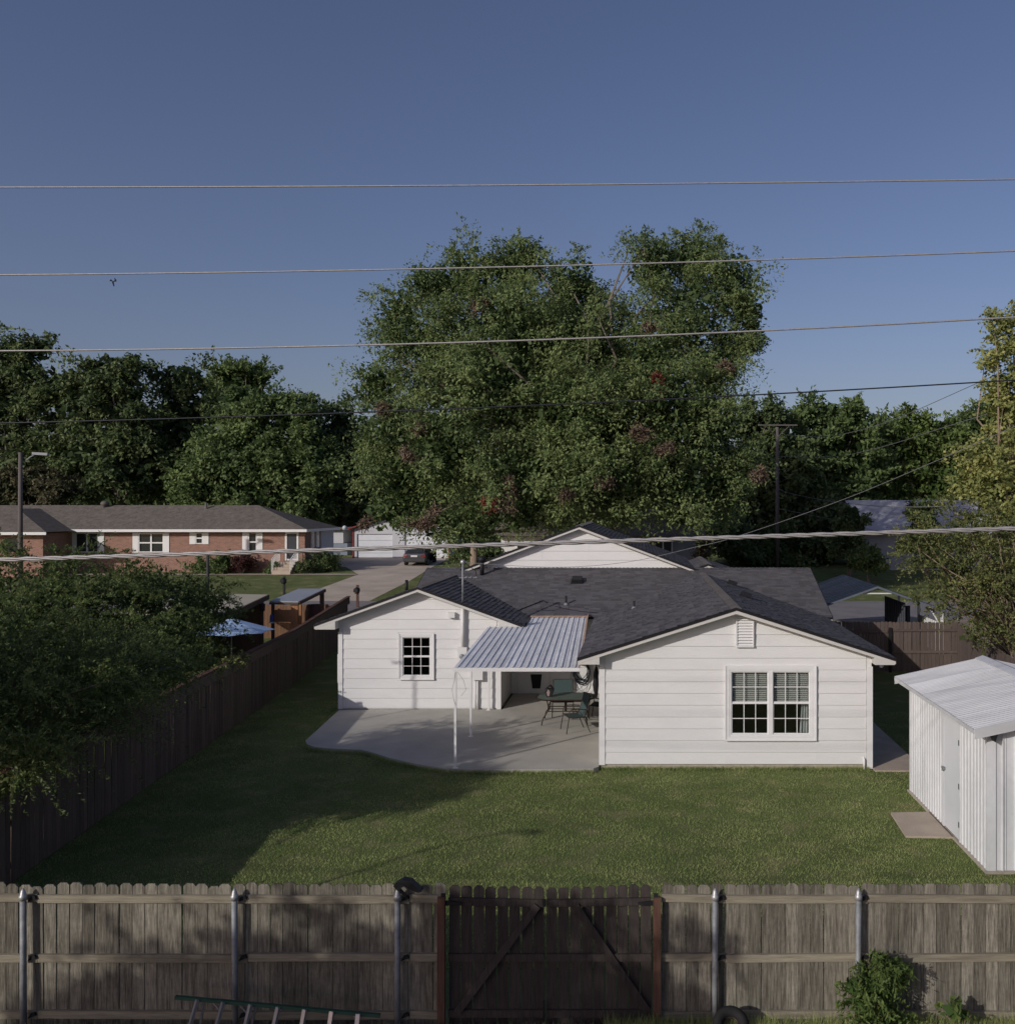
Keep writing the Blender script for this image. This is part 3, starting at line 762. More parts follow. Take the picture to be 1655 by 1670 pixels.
# rear cross gable rising behind the ridge
rg = [(-6.3, 3.95), (2.0, 3.95), (-2.15, 5.40)]
mb = MB(); mb.prism([(x, 34.16, z) for x, z in [(-6.2, 3.8), (1.9, 3.8), (1.9, 3.86), (-2.15, 5.38), (-6.2, 3.86)]], (0, .12, 0)); mb.build('upper_gable_wall', WHITE, house)
siding(house, [(-6.2, 3.93), (1.9, 3.93), (-2.15, 5.36)], 34.158, 3.93, .33)
gable_roof(house, -2.15, 5.53, -6.40, 2.10, .376, 33.84, 42.0)
# front-wing roof peeking behind on the right
gable_roof(house, 2.5, 4.12, -.6, 5.2, .34, 34.2, 39.2)
mb = MB(); mb.box(-5.8, 4.6, 38.1, 41.4, .1, 3.0); mb.build('front_wing_wall', WHITE, house)

# roof vents and pipes
def slopeplane(xa, za, sl, side):       # ridge along y
    return (xa, 30, za), (side * sl, 0, 1)
def box_vent(px, py, pl, w=.34):
    p = onplane(px, py, *pl); n = Vector(pl[1]).normalized()
    e = n.cross(Vector((0, 1, 0))).normalized() if abs(n.x) > .1 else Vector((1, 0, 0)); f = n.cross(e).normalized()
    mb = MB(); mb.prism([p + e * s1 * w / 2 + f * s2 * w / 2 for s1, s2 in ((-1, -1), (1, -1), (1, 1), (-1, 1))], n * .04)
    mb.prism([p + n * .04 + e * s1 * w * .42 + f * s2 * w * .42 for s1, s2 in ((-1, -1), (1, -1), (1, 1), (-1, 1))], n * .10)
    o = mb.build('vent_box', BLACK, house); return o
PL_MAIN = ((0, ye, ze), (0, -.335, 1))
box_vent(1193.5, 954, slopeplane(2.25, 3.84, .318, 1)); box_vent(1215.5, 974, slopeplane(2.25, 3.84, .318, 1))
box_vent(1136, 922, slopeplane(-2.15, 5.53, .376, 1)); box_vent(941, 948.5, PL_MAIN, .42)
FLASH = M('flashing_grey', (.25, .25, .27), .5, .1, metal=.3)
def roof_pipe(px, py, pl, r=.035, h=.28, parent=house, cone=True):
    p = onplane(px, py, *pl); mb = MB(); mb.tube([p - Vector((0, 0, .05)), p + Vector((0, 0, h))], r, 10); o = mb.build('vent_pipe', BLACK, parent, smooth=True)
    mb = MB(); mb.lathe([(.09, -.03), (.07, .02), (.04, .06)], p, 10); mb.build('pipe_flashing', FLASH, o)
roof_pipe(923, 986, PL_MAIN); roof_pipe(1034, 992, slopeplane(2.25, 3.84, .318, -1), .03, .22); 
p = Vector(at(663, 958, 33.3)); mb = MB(); mb.tube([p - Vector((0, 0, .2)), p + Vector((0, 0, .26))], .055, 10); mb.build('vent_pipe', BLACK, house, smooth=True)
p = onplane(786, 938, *PL_MAIN)
mb = MB(); mb.tube([p, p + Vector((0, 0, .50))], .075, 12); fl_ = mb.build('black_flue', BLACK, house, smooth=True)
mb = MB(); mb.lathe([(.03, .46), (.13, .48), (.15, .56), (.12, .64), (.03, .68)], p, 12); mb.build('flue_cap', BLACK, fl_, smooth=True)
# service mast, meter, boxes
mx = -5.28
mb = MB(); mb.tube([(mx, 28.30, 1.98), (mx, 28.30, 3.3)], .055, 10); mb.build('conduit', WHITE, house, smooth=True)
mb = MB(); mb.tube([(mx, 28.30, 3.3), (mx, 28.30, 4.50)], .033, 10); ms = mb.build('service_mast', GALV, house, smooth=True)
mb = MB(); mb.lathe([(.03, 0), (.075, .03), (.075, .08), (.04, .13)], (mx, 28.30, 4.47), 10); mb.build('weather_head', M('cast_cap', (.5, .5, .5), .4, .1, metal=.5), ms, smooth=True)
mb = MB(); mb.tube([(mx - .12, 28.3, 4.06), (mx + .42, 28.3, 4.06)], .018, 6)
for dx in (.12, .26, .42): mb.lathe([(.02, 0), (.035, .02), (.02, .05)], (mx + dx, 28.28, 4.05), 8)
mb.build('insulator_arm', GALV, ms)
mb = MB(); mb.tube([(mx + .03, 28.25, 4.55), (mx + .2, 28.2, 4.42), (mx + .4, 28.2, 4.28), (mx + .42, 28.25, 4.10)], .012, 5); mb.build('lead_wire', BLACK, ms)
mb = MB(); mb.box(-5.43, -5.15, 28.22, 28.39, 1.60, 1.98); me_ = mb.build('meter_box', WHITE, house)
mb = MB(); mb.lathe([(.07, 0), (.07, .09), (.04, .11)], (0, 0, 0), 14); mb.v = [(x - 5.29, 28.22 - z, y + 1.72) for x, y, z in mb.v]; mb.build('meter_glass', M('meter_face', (.25, .26, .27), .15, .1), me_, smooth=True)
mb = MB(); mb.box(-5.02, -4.68, 28.24, 28.39, 1.0, 1.38); mb.build('breaker_box', WHITE, house)
mb = MB()
for x in (-4.91, -4.84): mb.tube([(x, 28.33, .12), (x, 28.33, 1.0)], .026, 8)
mb.build('conduit', WHITE, house, smooth=True)
mb = MB(); mb.box(-5.72, -5.52, 28.26, 28.39, 2.86, 3.02); mb.build('wall_box', WHITE, house)
mb = MB(); mb.box(-9.13, -9.03, 28.6, 28.95, .85, 1.72); mb.build('utility_box', WHITE, house)
mb = MB()
line_px = [(842, 1000), (850, 995), (868, 988), (880, 983), (886, 981), (892, 985)]
q = [onplane(x, y, *PL_MAIN) + Vector((0, 0, .035)) for x, y in line_px]; mb.tube(q, .016, 5); mb.build('dark_roof_line', BLACK, house)  # thin dark lines laid along the main roof slope
mb = MB(); q = [onplane(x, y, *PL_MAIN) + Vector((0, 0, .03)) for x, y in [(905, 990), (925, 995), (950, 999), (975, 1001)]]; mb.tube(q, .008, 4); mb.build('dark_roof_line', BLACK, house)

# ------------------------------------------------------------ patio awning
aw = thing('patio_awning', 'ribbed white-grey metal awning on thin white posts over the patio', 'awning', (-3, 25, .1))
NP = 18; xa0, xa1 = -4.28, -1.40
def awz(y): return 2.455 + .026 * (y - 21.9)
pw = (xa1 - xa0) / NP
for i in range(NP):
    x0 = xa0 + i * pw; sk = -.034
    y1 = 28.0 if x0 + sk * 6 + pw < -3.30 else 30.25
    prof = [(0, 0), (.40, 0), (.45, .020), (.57, .020), (.62, 0), (1.0, 0)]
    mb = MB(); a = 21.86
    dzr = random.uniform(-.003, .003)
    for (u0, h0), (u1, h1) in zip(prof, prof[1:]):
        A = (x0 + u0 * pw, a, awz(a) + h0 + dzr); B = (x0 + u1 * pw, a, awz(a) + h1 + dzr)
        sh = sk * (y1 - a)
        C_ = (x0 + u1 * pw + sh, y1, awz(y1) + h1 + dzr); D_ = (x0 + u0 * pw + sh, y1, awz(y1) + h0 + dzr)
        mb.prism([A, B, C_, D_], (0, 0, .003))
    mb.build('roof_panel', ALUM, aw)
mb = MB(); mb.box(xa0 - .02, xa1 + .03, 21.83, 21.875, awz(21.9) - .085, awz(21.9) - .003); mb.build('gutter_fascia', TRIM, aw)
mb = MB(); mb.prism([(xa1, 21.9, awz(21.9) + .004), (xa1 + .05, 21.9, awz(21.9) + .06), (xa1 - .22, 30.25, awz(30.2) + .09), (xa1 - .28, 30.25, awz(30.2) + .004)], (0, 0, .004)); mb.build('side_flashing', RUST, aw)
mb = MB(); mb.box(-3.45, -1.55, 30.0, 30.2, awz(30) + .02, awz(30) + .05); mb.build('top_flashing', RUST, aw)
for (x, y) in ((-4.27, 21.96), (-4.45, 25.0), (-4.50, 28.25)):
    mb = MB(); mb.box(x - .026, x + .026, y - .026, y + .026, .10, awz(y) - .012); po = mb.build('post', TRIM, aw)
    mb = MB(); mb.box(x - .06, x + .06, y - .05, y + .05, .10, .112); mb.build('post_foot', TRIM, po)
for y in (21.95, 25.0, 28.2):
    mb = MB(); sh = -.034 * (y - 21.9); mb.box(xa0 + sh, xa1 + sh, y - .02, y + .02, awz(y) - .055, awz(y) - .002); mb.build('cross_beam', TRIM, aw)
mb = MB()
for q in ([(742.5, 1096), (741, 1110), (737, 1125), (740, 1142), (743, 1150)], [(746, 1096), (756, 1110), (760, 1125), (752, 1135)]):
    mb.tube([at(a, b, 21.93) for a, b in q], .004, 4)
mb.build('loose_wire', GREYP, aw)

# ------------------------------------------------------------ patio furniture
tb = thing('patio_table', 'oblong green glass-topped patio table with curved dark legs', 'table', (-2.07, 26.65, .1))
cx, cy, zt = -2.07, 26.65, .83
oc = [(-.79, -.28), (-.55, -.52), (.55, -.52), (.79, -.28), (.79, .28), (.55, .52), (-.55, .52), (-.79, .28)]
mb = MB(); mb.prism([(cx + x, cy + y, zt) for x, y in oc], (0, 0, .012)); mb.build('table_top', TTOP, tb)
mb = MB(); r_ = [(cx + x, cy + y, zt - .004) for x, y in oc]; mb.tube(r_ + [r_[0]], .020, 6); mb.build('rim', DKMET, tb)
for sx in (-1, 1):
    for sy in (-1, 1):
        pts = [(cx + sx * .50, cy + sy * .36, zt - .02), (cx + sx * .46, cy + sy * .33, .62), (cx + sx * .47, cy + sy * .34, .48), (cx + sx * .60, cy + sy * .40, .30), (cx + sx * .62, cy + sy * .42, .20), (cx + sx * .64, cy + sy * .44, .11)]
        mb = MB(); mb.tube(pts, .017, 7); mb.build('leg', DKMET, tb, smooth=True)
mb = MB()
for z in (.62, .48):
    for sy in (-1, 1): mb.tube([(cx - .46, cy + sy * .33, z), (cx + .46, cy + sy * .33, z)], .014, 6)
    for sx in (-1, 1): mb.tube([(cx + sx * .46, cy - .33, z), (cx + sx * .46, cy + .33, z)], .014, 6)
mb.tube([(cx, cy, .42), (cx, cy, zt)], .035, 8); mb.tube([(cx - .46, cy, .48), (cx + .46, cy, .48)], .012, 6)
mb.build('stretcher', DKMET, tb)

def make_chair(label):
    t = thing('sling_chair', label, 'chair', (0, 0, 0), 'sling chairs around the patio table')
    w = .27
    mb = MB(); mb.prism([(-w, -.22, .42), (-w, .0, .405), (-w, .20, .40), (-w, .20, .408), (-w, 0, .413), (-w, -.22, .428)], (2 * w, 0, 0)); mb.build('seat', SLING, t)
    mb = MB(); mb.prism([(-w, .20, .41), (-w, .30, .72), (-w, .36, .98), (-w, .368, .978), (-w, .308, .718), (-w, .208, .408)], (2 * w, 0, 0)); mb.build('backrest', SLING, t)
    for s_ in (-1, 1):
        x = s_ * (w + .015)
        mb = MB(); mb.tube([(x, -.22, .425), (x, 0, .41), (x, .20, .405), (x, .30, .72), (x, .37, .985)], .012, 6); mb.build('side_rail', DKMET, t, smooth=True)
        mb = MB(); mb.tube([(x + s_ * .02, -.30, .0), (x + s_ * .02, -.24, .35), (x + s_ * .02, -.22, .58), (x + s_ * .02, -.14, .65), (x + s_ * .02, .05, .645), (x + s_ * .02, .24, .62)], .012, 6); mb.build('front_leg', DKMET, t, smooth=True)
        mb = MB(); mb.tube([(x + s_ * .02, .02, .645), (x + s_ * .02, .20, .38), (x + s_ * .02, .36, .0)], .012, 6); mb.build('back_leg', DKMET, t, smooth=True)
    mb = MB(); mb.tube([(-w, .37, .985), (w, .37, .985)], .012, 6); mb.tube([(-w, -.22, .425), (w, -.22, .425)], .012, 6); mb.build('cross_rail', DKMET, t)
    return t
ch = make_chair('green sling chair in front of the patio table, turned side-on to the camera')
ch.location = (-1.76, 25.62, .10); ch.rotation_euler = (0, 0, math.radians(-70))
c2 = copy_tree(ch); c2['label'] = 'green sling chair behind the patio table, its back half in sunlight'
c2.location = (-2.22, 27.55, .10); c2.rotation_euler = (0, 0, math.radians(183))
c2.rotation_euler = (0, 0, math.radians(4))
c3 = copy_tree(ch); c3['label'] = 'green sling chair at the right end of the table, mostly hidden by the house corner'
c3.location = (-1.13, 27.1, .10); c3.rotation_euler = (0, 0, math.radians(-100))
# ornament on the table
orn = thing('table_lantern', 'small dark peaked lantern with a pale front standing on the patio table', 'lantern', (-2.50, 26.55, .842))
mb = MB(); mb.prism([(-2.60, 26.50, .845), (-2.44, 26.50, .845), (-2.39, 26.50, 1.00), (-2.45, 26.50, 1.08), (-2.58, 26.50, 1.08), (-2.64, 26.50, .98)], (0, .12, 0)); mb.build('lantern_body', BLACK, orn)
mb = MB(); mb.prism([(-2.66, 26.49, 1.04), (-2.52, 26.49, 1.17), (-2.48, 26.49, 1.17), (-2.38, 26.49, 1.05), (-2.50, 26.49, 1.13)], (0, .14, 0)); mb.build('lantern_roof', BLACK, orn)
mb = MB(); mb.prism([(-2.57, 26.494, .87), (-2.52, 26.494, .87), (-2.50, 26.494, 1.0), (-2.55, 26.494, 1.06), (-2.60, 26.494, .97)], (0, .005, 0)); mb.build('lantern_front', M('dusty_pink', (.30, .22, .21), .8, .2, 20), orn)
# hose coil on the back wall
mb = MB(); rd = random.Random(3)
hc = at(948, 1084, 30.62)
for k in range(11):
    rx = rd.uniform(.20, .27); rz = rd.uniform(.30, .40) if k < 8 else rd.uniform(.46, .58); ox = rd.uniform(-.04, .04) if k < 8 else rd.uniform(-.12, .16); yy = 30.63 + rd.uniform(-.05, .04)
    pts = []
    for i in range(25):
        a = 2 * math.pi * i / 24
        pts.append((hc[0] + ox * (1 - math.cos(a)) + rx * math.sin(a), yy, hc[2] - rz + .12 + rz * math.cos(a)))
    mb.tube(pts, .014 if k < 8 else .007, 5)
h = thing('garden_hose', 'black garden hose coiled on a hook on the white back wall', 'hose', (hc[0], 30.65, hc[2] - .7))
mb.build('hose_coil', M('hose_rubber', (.012, .016, .024), .35, .1, spec=.5), h, smooth=True)
mb = MB(); mb.box(hc[0] - .12, hc[0] + .12, 30.58, 30.72, hc[2] + .02, hc[2] + .14); mb.build('hose_hook', BLACK, h)
# tall narrow dark thing against the corner
st = thing('folded_parasol', 'tall narrow black folded parasol standing beside the hose at the wing corner', 'parasol', (-1.36, 29.9, .1))
mb = MB(); mb.tube([(-1.36, 29.9, .12), (-1.36, 29.9, .30), (-1.37, 29.9, .55), (-1.36, 29.9, .95), (-1.35, 29.9, 1.12)], [.03, .07, .10, .075, .03], 9); mb.build('folded_canopy', BLACK, st)
mb = MB(); mb.tube([(-1.36, 29.9, .10), (-1.35, 29.9, 1.22)], .018, 6); mb.build('pole', DKMET, st)
# ------------------------------------------------------------ near fence with its gate
FY = 10.88
def picket_mesh(mb, w, h, th=.016, ear=.03):
    mb.prism([(-w / 2, 0, 0), (w / 2, 0, 0), (w / 2, 0, h - ear), (w / 2 - ear, 0, h), (-w / 2 + ear, 0, h), (-w / 2, 0, h - ear)], (0, th, 0))
def mesh_only(mb, name, m):
    o = mb.build(name, m); me = o.data; bpy.data.objects.remove(o); return me
def add_part(name, me, parent, loc, rot=(0, 0, 0)):
    o = bpy.data.objects.new(name, me); COL.objects.link(o); o.parent = parent
    o.location = Vector(loc) - ORG[parent.name]; o.rotation_euler = rot; return o
def var_pickets(w, m, n=7, h0=1.80, h1=1.83, th=.016):
    L = []
    for i in range(n):
        mb = MB(); hh = random.uniform(h0, h1); k = random.uniform(.022, .036)
        mb.v = []; picket_mesh(mb, w + random.uniform(-.003, .002), hh, th, k)
        # local coordinates: origin at foot centre
        me = bpy.data.meshes.new('picket'); me.from_pydata(mb.v, [], mb.f); me.materials.append(m); L.append(me)
    return L
PK = var_pickets(.137, WOODG)
pitch = .1435
def fence_run(name, label, x0, x1, posts, rails_z, mats, ztop=1.83, gr='wood fences along the alley'):
    t = thing(name, label, 'fence', ((x0 + x1) / 2, FY, 0), gr)
    n = int(round((x1 - x0) / pitch)); p = (x1 - x0) / n
    for i in range(n):
        x = x0 + p * (i + .5)
        add_part('picket', random.choice(PK), t, (x, FY + random.uniform(-.004, .004), random.uniform(-.012, .010)), (random.uniform(-.004, .004), random.uniform(-.006, .006), random.uniform(-.02, .02)))
    xs = [x0] + [q + .12 for q in posts] + [x1]
    for z in rails_z:
        for a, b in zip(xs, xs[1:]):
            if b - a < .1: continue
            mb = MB(); d1, d2 = random.uniform(-.012, .012), random.uniform(-.012, .012)
            mb.prism([(a + .004, FY - .042, z - .044 + d1), (b - .004, FY - .042, z - .044 + d2), (b - .004, FY - .042, z + .044 + d2), (a + .004, FY - .042, z + .044 + d1)], (0, .038, 0))
            mb.build('rail', RAILW, t)
    for q in posts:
        mb = MB(); mb.tube([(q + random.uniform(-.01, .01), FY - .105, -.1), (q, FY - .105, 1.72)], .034, 12); po = mb.build('post', GALV, t, smooth=True)
        mb = MB(); mb.lathe([(.042, 0), (.044, .05), (.034, .06), (.026, .10), (.006, .135)], (q, FY - .105, 1.68), 12); mb.build('post_cap', M('cap_metal', (.42, .42, .42), .45, .1, metal=.5), po, smooth=True)
        for z in rails_z:
            mb = MB(); mb.prism([(q + .03, FY - .075, z - .02), (q + .12, FY - .07, z + .012), (q + .105, FY - .07, z + .05), (q + .06, FY - .075, z + .035)], (0, .026, 0)); mb.build('rail_bracket', BLACK, po)
    return t
XP = lambda px, s=141.5: (px - PX) / s
RZ = (1.665, .985, .325)
fl1 = fence_run('wood_fence', 'weathered grey picket fence left of the dark gate, with three steel posts', -9.75, XP(727), [XP(37, 143), XP(382, 143), XP(648, 143)], RZ, None)
fr1 = fence_run('wood_fence', 'weathered grey picket fence right of the dark gate, with two steel posts', XP(1078), 8.6, [XP(1166, 143), XP(1400, 143), 4.4, 6.3], RZ, None)
PKD = var_pickets(.125, WOODD, 5, 1.70, 1.72)
gate = thing('double_gate', 'dark brown double picket gate with diagonal braces in the near fence', 'gate', (XP(896), FY, 0))
for (px0, px1, zt0, zt1, side) in ((731, 889, 1.800, 1.775, 'l'), (890.5, 1063, 1.765, 1.812, 'r')):
    a, b = XP(px0), XP(px1); n = 8 if side == 'l' else 9; p = (b - a) / n
    lf = MB()
    for i in range(n):
        z = zt0 + (zt1 - zt0) * (i + .5) / n - 1.71
        o = add_part('picket', PKD[i % 5], gate, (a + p * (i + .5), FY + .004, z), (0, random.uniform(-.004, .004), 0))
        o.scale = (p / .143, 1, 1)
    for z in (1.62, .985, .34):
        mb = MB(); e = (.025 if z > 1.5 else 0) * (1 if side == 'r' else -1)
        mb.prism([(a + .01, FY - .036, z - .042 - e / 2), (b - .01, FY - .036, z - .042 + e / 2), (b - .01, FY - .036, z + .042 + e / 2), (a + .01, FY - .036, z + .042 - e / 2)], (0, .034, 0)); mb.build('gate_rail', WOODD, gate)
    if side == 'l': A, B = at(876, 1478, FY - .06), at(745, 1652, FY - .06)
    else: A, B = at(938, 1478, FY - .06), at(1057, 1652, FY - .06)
    mb = MB(); mb.bar(A, B, .034, .085, up=(0, 0, 1)); 
    d = (Vector(B) - Vector(A)).normalized(); u = Vector((d.z, 0, -d.x)) * .042
    mb = MB(); A, B = Vector(A), Vector(B); mb.prism([A - u, A + u, B + u, B - u], (0, .022, 0)); mb.build('diagonal_brace', WOODD, gate)
    hx = a if side == 'l' else b; s_ = 1 if side == 'l' else -1
    mb = MB(); mb.prism([(hx - s_ * .07, FY - .075, 1.53), (hx - s_ * .02, FY - .075, 1.53), (hx - s_ * .02, FY - .075, 1.60), (hx + s_ * .16, FY - .075, 1.615), (hx + s_ * .16, FY - .075, 1.635), (hx - s_ * .02, FY - .075, 1.66), (hx - s_ * .02, FY - .075, 1.74), (hx - s_ * .07, FY - .075, 1.74)], (0, .015, 0))
    mb.build('strap_hinge', BLACK, gate)
mb = MB(); mb.box(XP(885), XP(891), FY - .05, FY - .03, 1.58, 1.66); mb.build('latch', BLACK, gate)
mb = MB(); mb.box(XP(886), XP(889), FY - .05, FY - .03, .30, .50); mb.build('drop_rod', BLACK, gate)
for px in (722, 1071):
    x = XP(px); mb = MB(); mb.box(x - .043, x + .043, FY - .105, FY - .045, -.05, 1.70); mb.build('gate_post', WOODR, gate)
# black broken lamp on the fence beside the third post
lp = thing('black_floodlight', 'black plastic lamp hood hooked over the fence top above the third steel post', 'lamp', at(660, 1450, FY - .12))
mb = MB(); q = [at(x, y, FY - .16) for x, y in [(641, 1446), (645, 1442), (656, 1436), (669, 1438), (687, 1455), (682, 1457), (672, 1453), (660, 1446), (655, 1448), (650, 1455)]]
mb.prism(q, (0, .11, .0)); mb.build('lamp_hood', BLACK, lp)
mb = MB(); mb.tube([at(652, 1452, FY - .1), at(662, 1462, FY - .09)], .02, 6); mb.build('lamp_bracket', BLACK, lp)

# left fence
PKL = var_pickets(.137, WOODL, 6, 1.78, 1.86)
lf = thing('side_fence', 'tall dark board fence along the left side of the yard', 'fence', (-11.2, 25, 0))
def lx(y): return -9.95 - .1 * (y - 12)
ang = math.atan2(1, -.1)
y = 10.95; i = 0
L_ = []
while y < 42:
    L_.append(y); y += .1440
for y in L_:
    add_part('board', random.choice(PKL), lf, (lx(y), y, T(y) - .02 + random.uniform(-.01, .01)), (random.uniform(-.008, .008), random.uniform(-.006, .006), ang + random.uniform(-.02, .02)))
for z in (1.60, 1.0, .3):
    for k in range(13):
        ya, yb = 11 + k * 2.4, 11 + k * 2.4 + 2.38
        mb = MB(); mb.bar((lx(ya) - .04, ya, T(ya) + z), (lx(yb) - .04, yb, T(yb) + z), .038, .088); mb.build('rail', RAILW, lf)
for k in range(13):
    ya, yb = 11 + k * 2.4, 11 + k * 2.4 + 2.39
    mb = MB(); mb.bar((lx(ya) + .035, ya, T(ya) + 1.70), (lx(yb) + .035, yb, T(yb) + 1.70), .03, .28); mb.build('top_board', WOODL, lf)
    mb = MB(); mb.bar((lx(ya) - .0, ya, T(ya) + 1.885), (lx(yb) - .0, yb, T(yb) + 1.885), .15, .03); mb.build('cap_rail', WOODR, lf)
for k in range(14):
    ya = 11 + k * 2.4; mb = MB(); mb.box(lx(ya) - .15, lx(ya) - .06, ya - .045, ya + .045, -.1, T(ya) + 1.70); mb.build('post', WOODL, lf)
# back-right fence with gate, and the fence running forward behind the shed
PKB = var_pickets(.137, WOODB, 6, 1.80, 1.84)
bf = thing('back_fence', 'brown stained picket fence with a gate behind the right corner of the house', 'fence', (9.5, 35, 0))
x = 6.0; i = 0
while x < 11.85:
    gap = .016 if 9.6 < x < 10.4 and i % 2 == 0 else 0
    o = add_part('picket', random.choice(PKB), bf, (x, 35 + random.uniform(-.005, .005), T(35) + (.05 if x < 7.6 else .03)), (0, random.uniform(-.005, .005), 0)); o.scale = (.97, 1, 1)
    x += .142 + gap + (.006 if random.random() < .2 else 0); i += 1
mb = MB()
for z, x0, x1 in ((1.55, 9.4, 11.8), (.75, 9.4, 11.8), (1.5, 6.0, 9.2), (.7, 6.0, 9.2)):
    mb = MB(); mb.box(x0, x1, 34.955, 34.995, T(35) + z - .044, T(35) + z + .044); mb.build('rail', WOODB, bf)
mb = MB(); mb.box(9.24, 9.34, 34.90, 34.98, 0, 1.72); mb.build('gate_post', BLACK, bf)
rf = thing('right_fence', 'brown stained board fence running forward from the back corner past the metal shed', 'fence', (10.8, 25, 0))
y = 34.9
while y > 11.2:
    x = 11.8 - .13 * (35 - y)
    add_part('board', random.choice(PKB), rf, (x, y, T(y)), (0, random.uniform(-.005, .005), math.atan2(1, .13))); y -= .144
for z in (1.5, .8):
    mb = MB(); mb.bar((11.84, 34.9, z), (8.78, 11.4, z), .038, .088); mb.build('rail', WOODB, rf)

# ------------------------------------------------------------ metal shed
shed = thing('metal_shed', 'white ribbed metal shed with a low gable roof and a plain door', 'shed', (7.5, 18, 0))
SX0, SX1, SY0, SY1 = 5.88, 9.12, 15.92, 20.45
def ribwall(mb, a, b, z0, za, zb, nrm, rib=.16, depth=.018, style=0):
    a, b = Vector(a), Vector(b); d = b - a; L = d.length; n = max(1, round(L / rib)); nv = Vector(nrm) * depth
    prof = [(0, 0), (.30, 0), (.40, 1), (.60, 1), (.70, 0), (1, 0)] if style == 0 else [(0, 0), (.42, 0), (.46, 1), (.54, 1), (.58, 0), (.70, 0), (.72, .5), (.76, .5), (.78, 0), (1, 0)]
    for i in range(n):
        for (u0, h0), (u1, h1) in zip(prof, prof[1:]):
            t0, t1 = (i + u0) / n, (i + u1) / n
            p0 = a + d * t0 + nv * h0; p1 = a + d * t1 + nv * h1
            zt0, zt1 = za + (zb - za) * t0, za + (zb - za) * t1
            mb.face([(p0.x, p0.y, z0), (p1.x, p1.y, z0), (p1.x, p1.y, zt1), (p0.x, p0.y, zt0)])
# left wall in panels either side of the door
DY0, DY1 = 17.28, 18.15
for ya, yb in ((SY0 + .05, 16.6), (16.6, DY0 - .03), (DY1 + .03, 18.95), (18.95, 19.75), (19.75, SY1 - .04)):
    mb = MB(); ribwall(mb, (SX0, ya, 0), (SX0, yb, 0), .04, 2.42, 2.42, (-1, 0, 0)); mb.build('wall_panel', SHEDW, shed)
mb = MB(); ribwall(mb, (SX0, DY0 - .03, 0), (SX0, DY1 + .03, 0), 2.17, 2.42, 2.42, (-1, 0, 0)); mb.build('wall_panel', SHEDW, shed)
mb = MB(); ribwall(mb, (SX0 + .14, SY0, 0), (7.5, SY0, 0), .04, 2.44, 2.83, (0, -1, 0), .22, .03, 1); mb.build('wall_panel', SHEDW, shed)
mb = MB(); ribwall(mb, (7.5, SY0, 0), (SX1, SY0, 0), .04, 2.83, 2.44, (0, -1, 0), .22, .03, 1); mb.build('wall_panel', SHEDW, shed)
mb = MB(); ribwall(mb, (SX1, SY0, 0), (SX1, SY1, 0), .04, 2.42, 2.42, (1, 0, 0)); mb.build('wall_panel', SHEDW, shed)
mb = MB(); ribwall(mb, (SX0, SY1, 0), (7.5, SY1, 0), .04, 2.42, 2.80, (0, 1, 0)); ribwall(mb, (7.5, SY1, 0), (SX1, SY1, 0), .04, 2.80, 2.42, (0, 1, 0)); mb.build('wall_panel', SHEDW, shed)
for x, y in ((SX0, SY0), (SX0, SY1), (SX1, SY0), (SX1, SY1)):
    mb = MB(); sx = .13 if x == SX0 else -.13; sy = .05 if y == SY0 else -.05
    mb.prism([(x - .022 * (1 if sx > 0 else -1), y - .022 * (1 if sy > 0 else -1), .03), (x + sx, y - .022 * (1 if sy > 0 else -1), .03), (x + sx, y + sy, .03), (x - .022 * (1 if sx > 0 else -1), y + sy, .03)], (0, 0, 2.38)); mb.build('corner_trim', SHEDW, shed)
mb = MB(); mb.box(SX0 - .02, SX0 + .02, DY0, DY1, .07, 2.15); dd = mb.build('door', M('shed_door_paint', (.66, .68, .70), .45, .04, 2), shed)
mb = MB(); mb.box(SX0 - .03, SX0 + .01, DY0 - .045, DY0 - .004, .04, 2.20); mb.box(SX0 - .03, SX0 + .01, DY1 + .004, DY1 + .045, .04, 2.20); mb.box(SX0 - .03, SX0 + .01, DY0 - .0035, DY1 + .0035, 2.155, 2.20); mb.build('door_frame', SHEDW, shed)
mb = MB(); mb.box(SX0 - .07, SX0 - .02, DY1 - .10, DY1 + .02, 1.15, 1.19); mb.lathe([(.025, 0), (.025, .03)], (SX0 - .05, DY1 - .02, 1.11), 8); mb.build('latch', GALV, dd)
for z in (.35, 1.05, 1.85):
    mb = MB(); mb.box(SX0 - .035, SX0 - .02, DY0 - .02, DY0 + .02, z - .05, z + .05); mb.build('hinge', BLACK, dd)
# roof, panels of ribbed sheet running ridge to eave
RX, RZt, EX, EZ = 7.5, 2.88, 5.58, 2.46
yr0, yr1 = SY0 - .22, SY1 + .15; npan = 5
for side in (1, -1):
    for k in range(npan):
        a, b = yr0 + (yr1 - yr0) * k / npan, yr0 + (yr1 - yr0) * (k + 1) / npan
        ex = EX if side == 1 else 2 * RX - EX
        mb = MB(); nr = 9; off = .004 * (k % 2)
        for i in range(nr):
            for (u0, h0), (u1, h1) in (((0, 0), (.3, 0)), ((.3, 0), (.42, .02)), ((.42, .02), (.58, .02)), ((.58, .02), (.7, 0)), ((.7, 0), (1, 0))):
                ya, yb = a + (b - a) * (i + u0) / nr, a + (b - a) * (i + u1) / nr
                mb.prism([(ex, ya, EZ + h0 + off), (ex, yb, EZ + h1 + off), (RX, yb, RZt + h1 + off), (RX, ya, RZt + h0 + off)], (0, 0, .002))
        mb.build('roof_panel', SHEDR, shed)
